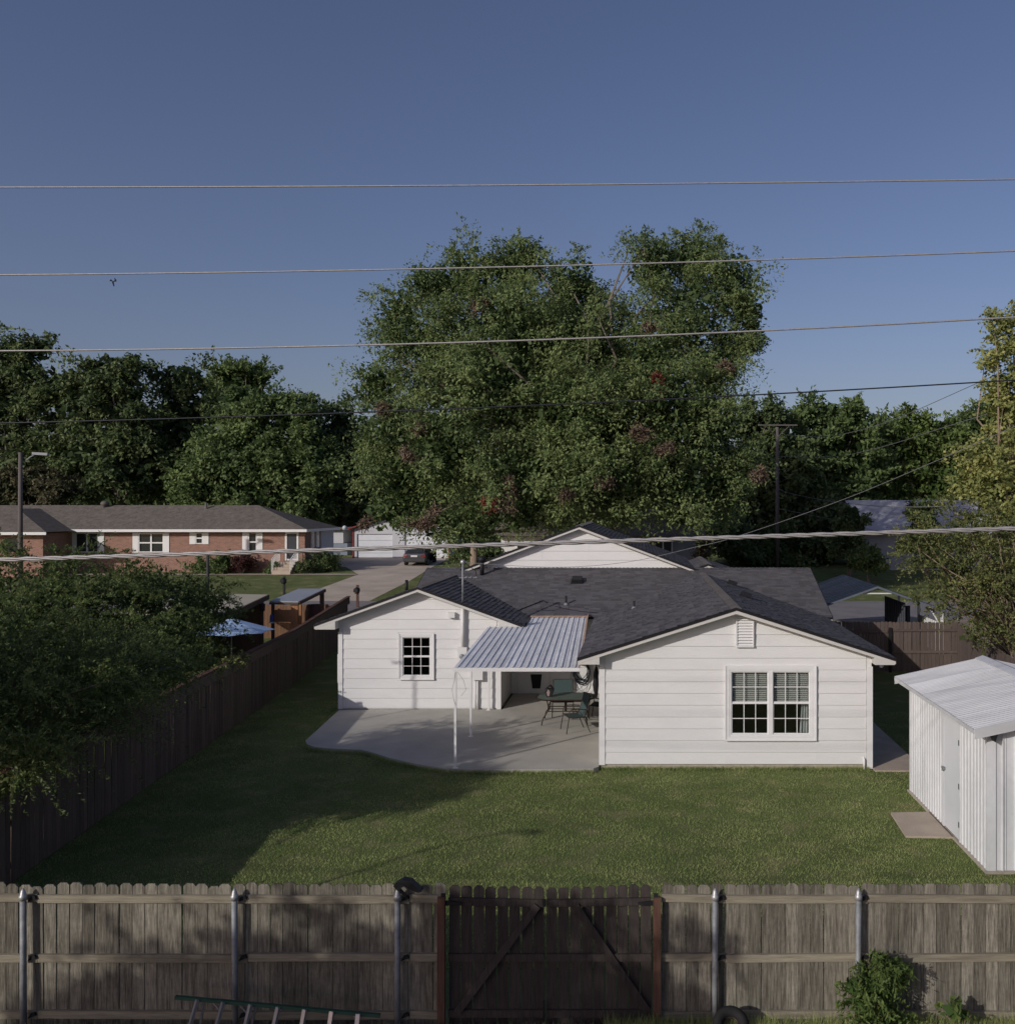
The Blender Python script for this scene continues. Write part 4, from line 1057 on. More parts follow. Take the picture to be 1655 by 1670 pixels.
mb = MB(); mb.prism([(RX - .17, yr0 - .01, RZt - .01), (RX, yr0 - .01, RZt + .05), (RX + .17, yr0 - .01, RZt - .01), (RX + .17, yr0 - .01, RZt + .0), (RX, yr0 - .01, RZt + .06), (RX - .17, yr0 - .01, RZt)], (0, yr1 - yr0 + .02, 0)); mb.build('ridge_cap', SHEDR, shed)
for s_ in (1, -1):
    ex = EX if s_ == 1 else 2 * RX - EX
    for yy in (yr0 - .02, yr1):
        mb = MB(); mb.prism([(ex, yy, EZ - .15), (ex, yy, EZ + .02), (RX, yy, RZt + .02), (RX, yy, RZt - .15)], (0, .02, 0)); mb.build('rake_trim', SHEDR, shed)
mb = MB(); mb.box(EX - .012, EX + .012, yr0, yr1, EZ - .07, EZ + .002); mb.build('eave_trim', SHEDR, shed)
mb = MB(); mb.prism([(SX0 - .02, SY0 - .2, 2.39), (SX0 + .10, SY0 - .2, 2.39), (SX0 + .05, SY0 - .2, 2.25)], (0, .16, 0)); mb.build('eave_bracket', BLACK, shed)
mb = MB(); mb.box(SX0 - .06, SX1 + .06, SY0 - .07, SY1 + .06, -.05, .04); mb.build('floor_slab', FOUND, shed)

# ------------------------------------------------------------ overhead wires and their poles
def pole(name, label, x, y, h, r, zb=None, grp=None, m=POLEW):
    zb = T(y) if zb is None else zb
    t = thing(name, label, 'pole', (x, y, zb), grp)
    mb = MB(); mb.tube([(x, y, zb - .3), (x, y, zb + h * .5), (x, y, zb + h)], [r, r * .86, r * .7], 12); mb.build('shaft', m, t, smooth=True); return t
pl1 = pole('utility_pole', 'tall wooden utility pole at the left end of the alley wires', -36, 8.9, 12.0, .15)
mb = MB(); mb.box(-36.06, -35.94, 7.7, 10.1, 11.35, 11.47); mb.build('crossarm', POLEW, pl1)
pl0 = pole('neighbour_pole', 'slim pole with a short arm in the yard beyond the left fence', -15.6, 18.62, 7.05, .042, m=GALV)
mb = MB(); mb.bar((-15.6, 18.62, 6.72), (-15.98, 18.97, 6.60), .05); mb.build('pole_arm', GALV, pl0)
pl2 = pole('utility_pole', 'tall wooden utility pole at the right end of the alley wires', 14.2, 8.8, 13.9, .15)
mb = MB(); mb.box(14.14, 14.26, 7.6, 10.0, 12.4, 12.52); mb.build('crossarm', POLEW, pl2)
AGED = M('aged_wire', (.17, .17, .175), .7, .1, 20)
def quad3(p):
    (x0, z0), (x1, z1), (x2, z2) = p
    return np.polyfit([x0, x1, x2], [z0, z1, z2], 2)
def wire(label, pts, y, r, m, name='power_line', grp='overhead wires along the alley', twist=False, xe=(-36, 14.2)):
    q = [at(a, b, y) for a, b in pts]; c = quad3([(p[0], p[2]) for p in q])
    xs = np.linspace(xe[0], xe[1], 260 if twist else 70)
    P = [(x, y, float(np.polyval(c, x))) for x in xs]
    yo = lambda x: y + (8.9 - y) * min(1, max(0, (-x - 10) / 26 if x < 0 else (x - 5) / 9)) if y < 8 else y
    mb = MB()
    if twist:
        xs = np.linspace(xe[0], xe[1], 1500)
        for k in range(3):
            Q = [(x, yo(x) + r * .62 * math.cos(x * 17 + k * 2.094), float(np.polyval(c, x)) + r * .62 * math.sin(x * 17 + k * 2.094)) for x in xs]
            mb.tube(Q, r * .55, 6)
    else: mb.tube(P, r, 7)
    o = mb.build(name, m, smooth=True); tag(o, label, 'wire', grp); return o
wire('topmost thin power line crossing the open sky', [(0, 305), (820, 301.5), (1655, 292)], 9.0, .0075, GREYP)
wire('second power line from the top, crossing the crown top of the big tree', [(0, 448), (827, 435), (1655, 409)], 9.1, .0075, GREYP)
wire('third power line from the top, crossing the middle of the big tree crown', [(0, 572), (820, 556), (1655, 517)], 9.0, .0085, GREYP)
wire('thin black line below the three grey power lines', [(0, 690), (800, 664), (1600, 623)], 9.2, .007, DKCAB)
wire('thick twisted grey cable crossing in front of the house roofs', [(0, 913), (827, 888), (1655, 862)], 5.0, .0113, GREYP, 'cable', twist=True)
def spanwire(label, pts, r, m=AGED, name='service_wire', grp=None):
    P = [Vector(at(*p)) if len(p) == 3 else Vector(p[1:]) for p in pts]; Q = []
    for i in range(len(P) - 1):
        p0, p1, p2, p3 = P[max(i - 1, 0)], P[i], P[i + 1], P[min(i + 2, len(P) - 1)]
        for k in range(8):
            t = k / 8; Q.append(.5 * ((2 * p1) + (p2 - p0) * t + (2 * p0 - 5 * p1 + 4 * p2 - p3) * t * t + (3 * p1 - p0 - 3 * p2 + p3) * t ** 3))
    Q.append(P[-1]); mb = MB(); mb.tube(Q, r, 5); o = mb.build(name, m, smooth=True); tag(o, label, 'wire', grp)
spanwire('service wire rising from the roof mast across the right side to the alley pole', [('p', mx, 28.3, 4.52), (900, 925, 26.4), (1020, 917, 25.3), (1131, 893, 24.0), (1205, 874, 23.2), (1366, 818, 20.6), (1514, 757, 18.2), (1651, 697, 16.5), (1800, 628, 15.1), (2200, 430, 12.6), ('p', 14.2, 8.8, 12.9)], .0065)
# far right pole and its lines
rp = pole('far_utility_pole', 'tall far utility pole with a short crossarm right of the big tree', 10.95, 74.8, 11.1, .17)
mb = MB(); zt = T(74.8) + 11.1
mb.box(9.4, 12.5, 74.6, 74.72, zt + .1, zt + .2); mb.tube([(10.95, 74.7, zt - .8), (10.0, 74.7, zt + .1)], .035, 5); mb.tube([(10.95, 74.7, zt - .8), (11.9, 74.7, zt + .1)], .035, 5); mb.build('crossarm', POLEW, rp)
gf = 'far wires from the pole beyond the street'
spanwire('highest far wire sagging from the distant pole up toward the right', [(1281, 709, 74), (1349, 711.5, 62), (1440, 690, 50), (1586, 628, 40), (1700, 575, 34)], .016, grp=gf)
spanwire('second far wire sagging from the distant pole toward the right trees', [(1270, 744, 74), (1356, 745, 62), (1437, 729, 52), (1536, 698, 42), (1655, 661, 36), (1720, 640, 33)], .016, grp=gf)
spanwire('far wire crossing the pale house roof behind the carport', [(1270, 797, 74), (1290, 805, 72), (1365, 819, 66), (1449, 826, 60), (1536, 826, 55), (1655, 821, 50), (1720, 818, 48)], .020, grp=gf)
spanwire('short far wire dropping to the eave of the pale house', [(1270, 830, 74), (1366, 849, 72.5), (1410, 862, 71.6), (1450, 868, 71.0)], .018, grp=gf)
# left street light and thin pole
lpz = pole('street_light', 'wooden street light pole with a curved arm at the far left', -39.3, 60, 8.75, .16)
mb = MB(); b0 = at(44, 750, 60); mb.tube([b0, at(50, 745, 60), at(58, 741.5, 60)], .05, 6); mb.build('lamp_arm', GALV, lpz, smooth=True)
mb = MB(); c = Vector(at(66, 741.5, 60)); mb.prism([c + Vector(v) for v in ((-.45, -.15, .0), (.5, -.12, -.05), (.5, .12, -.05), (-.45, .15, 0))], (0, 0, .16)); mb.build('lamp_head', M('lamp_grey', (.22, .23, .25), .5, .1, metal=.3), lpz)
tp = pole('thin_yard_pole', 'thin dark pole standing over the shrubs beside the cream roof', -15.07, 33, 4.55, .07, m=M('dark_pole', (.05, .05, .045), .8, .2, 5))
yl = pole('yard_light', 'slim street lamp with a curved arm beside the alley', -12.6, 7.3, 5.0, .045, .28, m=GALV)
mb = MB(); mb.tube([(-12.6, 7.3, 5.2), (-12.2, 7.45, 5.55), (-11.6, 7.6, 5.6), (-11.1, 7.7, 5.5)], [.03, .03, .03, .07], 6); mb.build('lamp_arm', GALV, yl)

# small bird under the second wire
bd = thing('flying_bird', 'tiny dark bird flying just below the second power line at upper left', 'bird', at(185, 459, 16))
c = Vector(at(184.5, 458, 16)); u = 16 / F
mb = MB(); mb.tube([c + Vector((.0, 0, 0)) * u, c + Vector((-.5, .3, -2)) * u, c + Vector((.3, .3, -5)) * u, c + Vector((1.2, .3, -8.3)) * u], [.6 * u, 1.5 * u, 1.1 * u, .9 * u], 7); mb.build('body', DKCAB, bd)
mb = MB(); mb.prism([c + Vector(v) * u for v in ((0, 0, -1.2), (-2.5, -1, -.6), (-4.8, -2, -.6), (-3.6, -1, 2.6), (-2, 0, .6))], (0, .5 * u, .5 * u)); mb.build('wing', DKCAB, bd)
mb = MB(); mb.prism([c + Vector(v) * u for v in ((0, 0, -1.2), (2, -1, -.2), (3.0, -1, 1.5), (3.2, -2, 4.6), (5.8, -1, 1.0), (5.2, 0, -1))], (0, .5 * u, .5 * u)); mb.build('wing', DKCAB, bd)

# ------------------------------------------------------------ ladder, tyre, weeds by the fence
ld = thing('step_ladder', 'aluminium step ladder with a green side rail lying on edge against the fence', 'ladder', at(450, 1680, 10.45))
A, B = Vector(at(286, 1627, 10.5)), Vector(at(620, 1657, 10.5))
mb = MB(); mb.bar(A, B, .04, .035); mb.build('side_rail', LADG, ld)
A2, B2 = Vector(at(252, 1719, 10.35)), Vector(at(612, 1719, 10.35))
mb = MB(); mb.bar(A2, B2, .03, .05); mb.build('side_rail', LADG, ld)
for (xt, yt, xb) in ((322, 1631, 296), (364, 1635, 340), (408.5, 1639, 389), (453.5, 1643, 437), (497, 1647, 484), (541, 1650, 531), (584, 1654, 578)):
    p, q = Vector(at(xt, yt, 10.47)), Vector(at(xb, 1719, 10.36))
    mb = MB(); mb.bar(p, q, .048, .028); mb.build('step', ALUMB, ld)
for (a, b, c, d) in ((346, 1634, 362, 1652), (389, 1637, 405, 1656), (575, 1653, 582, 1664)):
    mb = MB(); mb.bar(at(a, b, 10.49), at(c, d, 10.49), .014); mb.build('brace', ALUMB, ld)
for (xt, yt, xb) in ((333, 1632, 320), (418, 1640, 400)):
    mb = MB(); mb.bar(at(xt, yt, 10.52), at(xb, 1719, 10.52), .022); mb.build('rear_strut', ALUMB, ld)

def torus(mb, c, R, r, tilt, n=28, k=10, squash=1.25):
    b = len(mb.v); Rm = Matrix.Rotation(tilt, 3, 'X')
    for i in range(n):
        a = 2 * math.pi * i / n
        for j in range(k):
            t = 2 * math.pi * j / k
            v = Rm @ Vector(((R + r * math.cos(t)) * math.cos(a), (R + r * math.cos(t)) * math.sin(a), r * squash * math.sin(t)))
            mb.v.append((c[0] + v.x, c[1] + v.y, c[2] + v.z))
    for i in range(n):
        for j in range(k):
            i2, j2 = (i + 1) % n, (j + 1) % k
            mb.f.append((b + i * k + j, b + i2 * k + j, b + i2 * k + j2, b + i * k + j2)); mb.t.append(.5)
ty = thing('old_tyre', 'small black tyre lying in the weeds against the fence right of the gate', 'tyre', (1.02, 10.5, .28))
mb = MB(); torus(mb, (1.02, 10.50, .40), .145, .062, math.radians(38)); mb.build('tyre', RUBBER, ty, smooth=True)
mb = MB(); torus(mb, (1.02, 10.50, .40), .085, .010, math.radians(38), 20, 6); mb.build('rim', DKMET, ty, smooth=True)

vb = thing('fence_sapling', 'leafy green sapling growing around the right-hand steel post of the fence', 'plant', (2.55, 10.62, .28))
lob = [pxlobe(1430, 1600, 34, 30, 10.55), pxlobe(1412, 1630, 46, 26, 10.5), pxlobe(1450, 1572, 26, 16, 10.6), pxlobe(1400, 1610, 30, 20, 10.45), pxlobe(1445, 1655, 48, 22, 10.5), pxlobe(1462, 1590, 24, 22, 10.55), pxlobe(1432, 1560, 16, 10, 10.55)]
o, C = crown('foliage', vb, lob, 3600, .11, .036, .011, LV, clumps=130, droop=.5, skipin=.4)
mb = MB()
for c in C[:26]:
    c = Vector(c); b = Vector((2.5, 10.62, .25)); m_ = b.lerp(c, .55) + Vector((0, 0, .12)); mb.tube([b, m_, c], [.010, .006, .002], 5)
mb.build('stem', BARKL, vb)
vs = thing('small_weed', 'small bright broad-leaved weed at the fence foot near the right edge', 'plant', (3.62, 10.55, .28))
o, C = crown('foliage', vs, [pxlobe(1556, 1648, 26, 14, 10.5), pxlobe(1575, 1656, 18, 8, 10.5)], 60, .08, .05, .028, LV, clumps=14)
mb = MB()
for c in C[:8]: mb.tube([(3.62, 10.55, .26), c], [.007, .003], 5)
mb.build('stem', LV if False else BARKL, vs)
xs = rng.uniform(-.4, 4.6, 5200); ys = 10.70 - np.abs(rng.normal(0, .12, 5200)); hscale = .13
pts = np.stack([xs, ys, np.full(5200, .27)], 1)
grass_blades('alley_weeds', 'tufts of weedy grass along the foot of the fence right of the gate', pts, .17, .004, BLADE, lean=.7)
xs = rng.uniform(-8, 0, 1500); pts = np.stack([xs, 10.70 - np.abs(rng.normal(0, .1, 1500)), np.full(1500, .27)], 1)
grass_blades('alley_grass', 'sparse grass along the foot of the fence left of the gate', pts, .08, .004, BLADE)
# ------------------------------------------------------------ lawn blades
def lawn_pts(n, x0, x1, y0, y1):
    # denser close to the camera
    yy = y0 + (y1 - y0) * rng.random(n) ** 1.5; xx = rng.uniform(x0, x1, n)
    return xx, yy
pg = [(p[0], p[1]) for p in outline]
def inpoly(x, y, poly):
    c = np.zeros(len(x), bool); j = len(poly) - 1
    for i in range(len(poly)):
        xi, yi = poly[i]; xj, yj = poly[j]
        m = ((yi > y) != (yj > y)) & (x < (xj - xi) * (y - yi) / (yj - yi + 1e-12) + xi); c ^= m; j = i
    return c
xx, yy = lawn_pts(470000, -11.5, 8, 12.6, 30)
k = (xx > -9.9 - .1 * (yy - 12)) & ~inpoly(xx, yy, pg)
k &= ~((xx > -.95) & (xx < 5.49) & (yy > 22.2)) & ~((yy > 28.4) & (xx > -9.05)) & ~((xx > 5.84) & (yy > 15.9) & (yy < 20.5))
k &= ~((xx > 4.99) & (xx < 5.9) & (yy > 17.6) & (yy < 18.97)) & ~((xx > 5.47) & (xx < 6.68) & (yy > 22.0))
k &= (np.abs((xx + 0) / yy) < .72)
k &= rng.random(len(xx)) < np.clip(.80 + .25 * np.sin(xx * 3.1 + 1.3 * np.sin(yy * 2)) * np.sin(yy * 2.7), .35, 1)
grass_blades('lawn_blades', 'short mown green lawn of the back yard', np.stack([xx[k], yy[k], np.zeros(k.sum())], 1), .038, .0055, BLADE, lean=.95)

# taller unmown fringe along the slab edge
edge = []
for (ax, ay), (bx_, by) in zip(pg[:15], pg[1:15]):
    n_ = int(math.hypot(bx_ - ax, by - ay) * 420) + 1
    for _ in range(n_):
        t_ = random.random(); nx, ny = (by - ay), -(bx_ - ax); l_ = math.hypot(nx, ny) + 1e-6
        o_ = abs(random.gauss(0, .05)) + .004
        cand = (ax + (bx_ - ax) * t_ + nx / l_ * o_, ay + (by - ay) * t_ + ny / l_ * o_)
        if inpoly(np.array([cand[0]]), np.array([cand[1]]), pg)[0]: cand = (ax + (bx_ - ax) * t_ - nx / l_ * o_, ay + (by - ay) * t_ - ny / l_ * o_)
        edge.append((cand[0], cand[1], 0))
for _ in range(2600): edge.append((random.uniform(-.9, 5.4), 22.2 - abs(random.gauss(0, .05)), 0))
grass_blades('edge_grass', 'taller grass fringe along the patio slab and house foundation', np.array(edge), .105, .006, BLADE, lean=.8)
# ------------------------------------------------------------ brick ranch house across the way
bh = thing('brick_house', 'long low red brick ranch house with white shutters at the far left', 'house', (-40, 74, T(71)))
WY = 71.0; bs = F / WY
bx = lambda px: (px - PX) / bs
bz = lambda py: CH - (py - PY) / bs
g0 = T(71) - .2
BR, BL = bx(497), -60.0
wins = [(bx(123), bx(161), bz(901), bz(869)), (bx(226), bx(267), bz(901), bz(869.5)), (bx(319), bx(331), bz(887), bz(868.5)), (bx(405), bx(419), bz(900), bz(868))]
door = (bx(465), bx(487), bz(914), bz(867))
mb = MB(); wall_sheet(mb, [(BL, g0), (BR, g0), (BR, 4.52), (BL, 4.52)], WY, WY + .2, wins + [door]); mb.build('front_wall', BRICK, bh)
mb = MB(); mb.box(BR - .2, BR, WY + .21, WY + 3.6, g0, 4.52); mb.build('side_wall', BRICK, bh)
mb = MB(); mb.box(BR - .2, BR, WY + 3.61, WY + 6.7, g0, 4.52); mb.build('side_wall', PALEW, bh); mb = MB(); mb.box(BL, BR - .2, WY + 6.7, WY + 6.9, g0, 4.52); mb.build('rear_wall', BRICK, bh)
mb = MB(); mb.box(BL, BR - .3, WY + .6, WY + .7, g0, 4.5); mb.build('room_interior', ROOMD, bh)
def farwin(x0, x1, z0, z1, nx, nz, sh=0, y=WY):
    mb = MB(); f = .07
    mb.box(x0, x1, y - .03, y + .06, z0, z0 + f); mb.box(x0, x1, y - .03, y + .06, z1 - f, z1)
    mb.box(x0, x0 + f, y - .03, y + .06, z0 + f, z1 - f); mb.box(x1 - f, x1, y - .03, y + .06, z0 + f, z1 - f)
    for i in range(1, nx): xx = x0 + (x1 - x0) * i / nx; mb.box(xx - .06, xx + .06, y - .02, y + .05, z0 + f, z1 - f)
    for i in range(1, nz): zz = z0 + (z1 - z0) * i / nz; mb.box(x0 + f, x1 - f, y - .015, y + .045, zz - .05, zz + .05)
    w = mb.build('window', TRIM, bh)
    for i in range(nx):
        for j in range(nz):
            mb = MB(); mb.box(x0 + (x1 - x0) * i / nx + .05, x0 + (x1 - x0) * (i + 1) / nx - .05, y + .065, y + .075, z0 + (z1 - z0) * j / nz + .05, z0 + (z1 - z0) * (j + 1) / nz - .05); mb.build('pane', FARG, w)
    if sh:
        for a, b in ((x0 - sh, x0 - .01), (x1 + .01, x1 + sh)):
            mb = MB(); mb.box(a, b, y - .05, y - .002, z0 - .02, z1 + .05)
            s_ = mb.build('shutter', TRIM, bh)
farwin(*wins[0], 2, 1, .42); farwin(*wins[1], 2, 2, .43); farwin(*wins[2], 1, 2, .44); farwin(*wins[3], 1, 2, .44)
mb = MB(); x0, x1, z0, z1 = door; mb.box(x0, x0 + .14, WY - .04, WY + .1, z0, z1); mb.box(x1 - .14, x1, WY - .04, WY + .1, z0, z1); mb.box(x0 + .14, x1 - .14, WY - .04, WY + .1, z1 - .16, z1); mb.box(x0 + .14, x1 - .14, WY - .04, WY + .1, z0, z0 + .12); df = mb.build('front_door', TRIM, bh)
mb = MB(); mb.box(x0 + .15, x1 - .15, WY + .0, WY + .06, z0 + .13, z1 - .17); mb.build('door_leaf', M('dark_storm_door', (.045, .05, .06), .3, .1, 2), df)
for ya in (72.3, 73.4):
    mb = MB(); mb.box(BR + .0, BR + .04, ya, ya + .75, bz(895) , bz(868)); w = mb.build('window', TRIM, bh)
    mb = MB(); mb.box(BR + .045, BR + .05, ya + .1, ya + .65, bz(895) + .1, bz(868) - .1); mb.build('pane', FARG, w)
# steps with white railings
zf = z0
for i in range(4):
    mb = MB(); mb.box(x0 - .3, x1 + .05, WY - .9 - .32 * i, WY - .61 - .32 * i if i else WY - .05, g0, zf - .05 - .19 * i); mb.build('step', SLAB, bh)
for xs_ in (x0 - .3, x1 + .05):
    mb = MB(); A, B = Vector((xs_, WY - .3, zf + .85)), Vector((xs_, WY - 1.85, zf + .15)); mb.bar(A, B, .05)
    for i in range(8):
        p = A.lerp(B, i / 7); mb.bar(p, p - Vector((0, 0, .85)), .035)
    mb.build('railing', TRIM, bh)
# hip roof
EY0, EY1, RY = 70.35, 78.0, 74.2; EZb, RZb = 4.55, 6.36; ER, RR, EL = -24.75, -29.9, -60
def hiproof(parent, pts_faces, m):
    mb = MB()
    for f in pts_faces: mb.face(f)
    mb.build('roof', m, parent)
hiproof(bh, [[(EL, EY0, EZb), (ER, EY0, EZb), (RR, RY, RZb), (EL, RY, RZb)], [(ER, EY0, EZb), (ER, EY1, EZb), (RR, RY, RZb)], [(EL, EY1, EZb), (EL, RY, RZb), (RR, RY, RZb), (ER, EY1, EZb)]], BROOF)
mb = MB(); mb.box(-42.5, ER, EY0 - .01, EY0 + .03, EZb - .20, EZb - .004); mb.box(ER - .02, ER + .02, EY0 + .031, EY1, EZb - .2, EZb - .004); mb.build('fascia', TRIM, bh)
mb = MB(); mb.box(EL, ER - .03, EY0 + .04, WY + .0, EZb - .12, EZb - .08); mb.box(BR, ER - .03, WY, EY1, EZb - .12, EZb - .08); mb.build('soffit', SOFF, bh)
# left cross wing with hip roof
cw = (-53.5, -42.3, 66.9); zc = 4.43
hiproof(bh, [[(cw[0], cw[2], zc), (-42.0, cw[2], zc), (-46.7, 71, 6.1)], [(-42.0, cw[2], zc), (-42.0, 71.5, zc), (-46.7, 75, 6.1), (-46.7, 71, 6.1)], [(cw[0], cw[2], zc), (-46.7, 71, 6.1), (-46.7, 75, 6.1), (cw[0], 75, zc)]], BROOF)
mb = MB(); mb.box(cw[0], -42.0, cw[2] - .02, cw[2] + .02, zc - .2, zc - .004); mb.build('fascia', TRIM, bh)
mb = MB(); mb.box(-52, -42.6, 67.5, 67.7, g0, zc - .1); mb.box(-42.8, -42.6, 67.71, 71, g0, zc - .1); mb.build('wing_wall', BRICK, bh)
mb = MB(); mb.box(-45.4, -44.2, 67.44, 67.49, 3.0, 4.0); mb.build('window', FARG, bh)
mb = MB(); c = at(171, 826, 73.9); mb.lathe([(.12, -.2), (.12, .05), (.28, .1), (.32, .25), (.2, .4), (.04, .45)], c, 12); mb.build('turbine_vent', M('vent_dull', (.12, .11, .10), .6, .1), bh, smooth=True)
mb = MB(); c = at(336, 830, 73.6); mb.tube([(c[0], c[1], c[2] - .2), (c[0], c[1], c[2] + .5)], .09, 8); mb.build('roof_pipe', M('pipe_dull', (.15, .14, .13), .6, .1), bh)
ac = thing('air_conditioner', 'dark air conditioning unit beside the side wall of the brick house', 'air conditioner', (-24.4, 75, T(75)))
mb = MB(); mb.box(-24.8, -24.0, 74.6, 75.4, T(75), T(75) + .95); mb.build('casing', M('ac_grey', (.09, .09, .095), .6, .1), ac)
for i in range(7):
    mb = MB(); mb.box(-24.82, -23.98, 74.585, 74.60, T(75) + .1 + i * .12, T(75) + .15 + i * .12); mb.build('louvre', BLACK, ac)
# bushes along the brick wall
def bush(label, px, py, rx, ry, y, m, n, L=.07, W=.04, grp=None, nm='bush'):
    b = at(px, py + ry, y); lob = [pxlobe(px, py, rx, ry, y), pxlobe(px - rx * .4, py + ry * .3, rx * .6, ry * .6, y), pxlobe(px + rx * .4, py + ry * .3, rx * .55, ry * .6, y)]
    t = thing(nm, label, 'bush', (b[0], y, T(y)), grp)
    o, C = crown('foliage', t, lob, n, .35 if y > 40 else .2, L, W, m); mb = MB()
    for c in C[:10]: mb.tube([(b[0], y, T(y) - .05), c], [.04, .01], 4)
    mb.build('stem', BARK, t); return t
bush('left round green bush under the small shuttered window of the brick house', 330, 922, 15, 14, 69.9, LM, 2600, grp='bushes along the brick wall')
bush('wide green bush against the brick wall left of the maroon bush', 362, 918, 20, 17, 69.9, LM, 3200, grp='bushes along the brick wall')
bush('maroon bush against the brick wall left of the tall shuttered window', 395, 917, 18, 15, 69.9, LR, 2200, grp='bushes along the brick wall')
bush('low green plant right beside the white step railing', 444, 925, 9, 10, 69.8, LM, 800, grp='bushes along the brick wall')
bush('dark bush under the shaded corner right of the front steps', 494, 925, 12, 11, 69.8, LD, 1200, grp='bushes along the brick wall')
bush('large dark round bush by the driveway at the corner of the brick house', 530, 912, 23, 19, 71.5, LD, 3800, grp='bushes along the brick wall')

# ------------------------------------------------------------ garage, shed and car
gr = thing('garage', 'white two-door garage with dark red trim behind the parked car', 'garage', (-21, 86, T(83)))
gs = F / 83; gx = lambda p: (p - PX) / gs; gz = lambda p: CH - (p - PY) / gs; zg = T(83) - .1
GX0, GX1 = gx(576), gx(732); gm = (GX0 + GX1) / 2; ze_ = gz(863)
doors = [(gx(582), gx(640), zg, gz(871)), (gx(660), gx(723), zg, gz(871))]
mb = MB(); wall_sheet(mb, [(GX0, zg), (GX1, zg), (GX1, ze_), (gm, ze_ + 1.25), (GX0, ze_)], 83, 83.2, doors); mb.box(GX0, GX0 + .2, 83.21, 90, zg, ze_); mb.box(GX1 - .2, GX1, 83.21, 90, zg, ze_); mb.box(GX0, GX1, 90, 90.2, zg, ze_); mb.build('wall', PALEW, gr)
for d_ in doors:
    n = 4
    for i in range(n):
        a = d_[2] + (d_[3] - d_[2]) * i / n; b = d_[2] + (d_[3] - d_[2]) * (i + 1) / n - .02
        mb = MB(); mb.box(d_[0] + .01, d_[1] - .01, 83.12, 83.18, a, b); o = mb.build('garage_door_panel', M('door_white', (.66, .67, .70), .6, .04, 1) if i == 0 and d_ is doors[0] else bpy.data.materials['door_white'], gr)
mb = MB()
mb.prism([(GX0 - .35, 82.6, ze_ - .02), (gm, 82.6, ze_ + 1.32), (GX1 + .35, 82.6, ze_ - .02), (GX1 + .35, 82.6, ze_ + .1), (gm, 82.6, ze_ + 1.46), (GX0 - .35, 82.6, ze_ + .1)], (0, 7.9, 0)); mb.build('roof', BROOF, gr)
mb = MB(); mb.prism([(GX0 - .36, 82.55, ze_ - .02), (gm, 82.55, ze_ + 1.32), (GX1 + .36, 82.55, ze_ - .02), (GX1 + .36, 82.55, ze_ + .10), (gm, 82.55, ze_ + 1.46), (GX0 - .36, 82.55, ze_ + .10)], (0, .045, 0))
mb.box(GX0 - .06, GX0 + .08, 82.95, 82.998, zg, ze_); mb.box(GX1 - .06, GX1 + .10, 82.95, 82.998, zg, ze_); mb.build('trim', REDT, gr)
gl = thing('globe_lamp', 'white globe lamp on the left corner of the red-trimmed garage', 'lamp', (gx(562), 82.9, gz(862)))
mb = MB(); mb.lathe([(.02, -.22), (.16, -.15), (.22, 0), (.16, .15), (.03, .22)], at(562, 861, 82.9), 12); mb.build('globe', M('globe_glass', (.5, .55, .6), .15, .05), gl, smooth=True)
mb = MB(); mb.bar(at(562, 861, 82.99), at(574, 864, 82.99), .06); mb.build('bracket', GALV, gl)
ws = thing('white_outbuilding', 'low white outbuilding with wall shade painted as a grey lower band between brick house and garage', 'outbuilding', (-26.8, 89, T(88)))
a = at(528, 864, 86); b = at(566, 911, 86); zg2 = T(86) - .1
mb = MB(); mb.box(a[0], b[0] - .35, 86, 90, (CH - (886 - PY) * 86 / F), (CH - (864 - PY) * 86 / F)); mb.build('upper_wall', PALEW, ws)
mb = MB(); mb.box(a[0], b[0], 86.05, 89.9, zg2, (CH - (886.2 - PY) * 86 / F)); mb.build('lower_wall', BLUEW, ws)  # shaded part of the white wall, shade put in as blue-grey colour
mb = MB(); mb.box(a[0] - .3, b[0] + .7, 85.5, 90.5, (CH - (863.9 - PY) * 86 / F), (CH - (860 - PY) * 86 / F)); mb.build('roof', BROOF, ws)

# car seen from behind
car = thing('parked_car', 'dark grey hatchback parked on the driveway with its right door ajar', 'car', (-17.95, 77.4, T(76)))
cx, cy, cz = -17.95, 75.4, T(76) + .02; hwid = .93
def carprof(y, z): return (cy + y, cz + z)
mb = MB()
secs = [(0.0, .35, .78, .80), (.05, .28, .98, .90), (.6, .24, 1.02, .93), (1.6, .22, 1.0, .93), (3.2, .22, .95, .93), (4.1, .25, .82, .88), (4.5, .32, .70, .78)]
ring = []
for (yy_, zb_, zt_, w) in secs:
    ring.append([(cx - w + .06, cy + yy_, cz + zb_), (cx - w, cy + yy_, cz + zb_ + .12), (cx - w, cy + yy_, cz + zt_ - .18), (cx - w + .07, cy + yy_, cz + zt_), (cx + w - .07, cy + yy_, cz + zt_), (cx + w, cy + yy_, cz + zt_ - .18), (cx + w, cy + yy_, cz + zb_ + .12), (cx + w - .06, cy + yy_, cz + zb_)])
for r0_, r1_ in zip(ring, ring[1:]):
    for i in range(8): mb.face([r0_[i], r0_[(i + 1) % 8], r1_[(i + 1) % 8], r1_[i]])
mb.face(ring[0]); mb.face(ring[-1][::-1]); body = mb.build('body', CARP, car, smooth=False)
mb = MB(); cab_ = [(.18, 1.0, .80), (.55, 1.36, .68), (1.1, 1.47, .64), (2.2, 1.46, .64), (2.7, 1.32, .68), (3.3, .98, .80)]
ring = [[(cx - w, cy + y_, cz + .95), (cx - w + .02, cy + y_, cz + z_), (cx + w - .02, cy + y_, cz + z_), (cx + w, cy + y_, cz + .95)] for y_, z_, w in cab_]
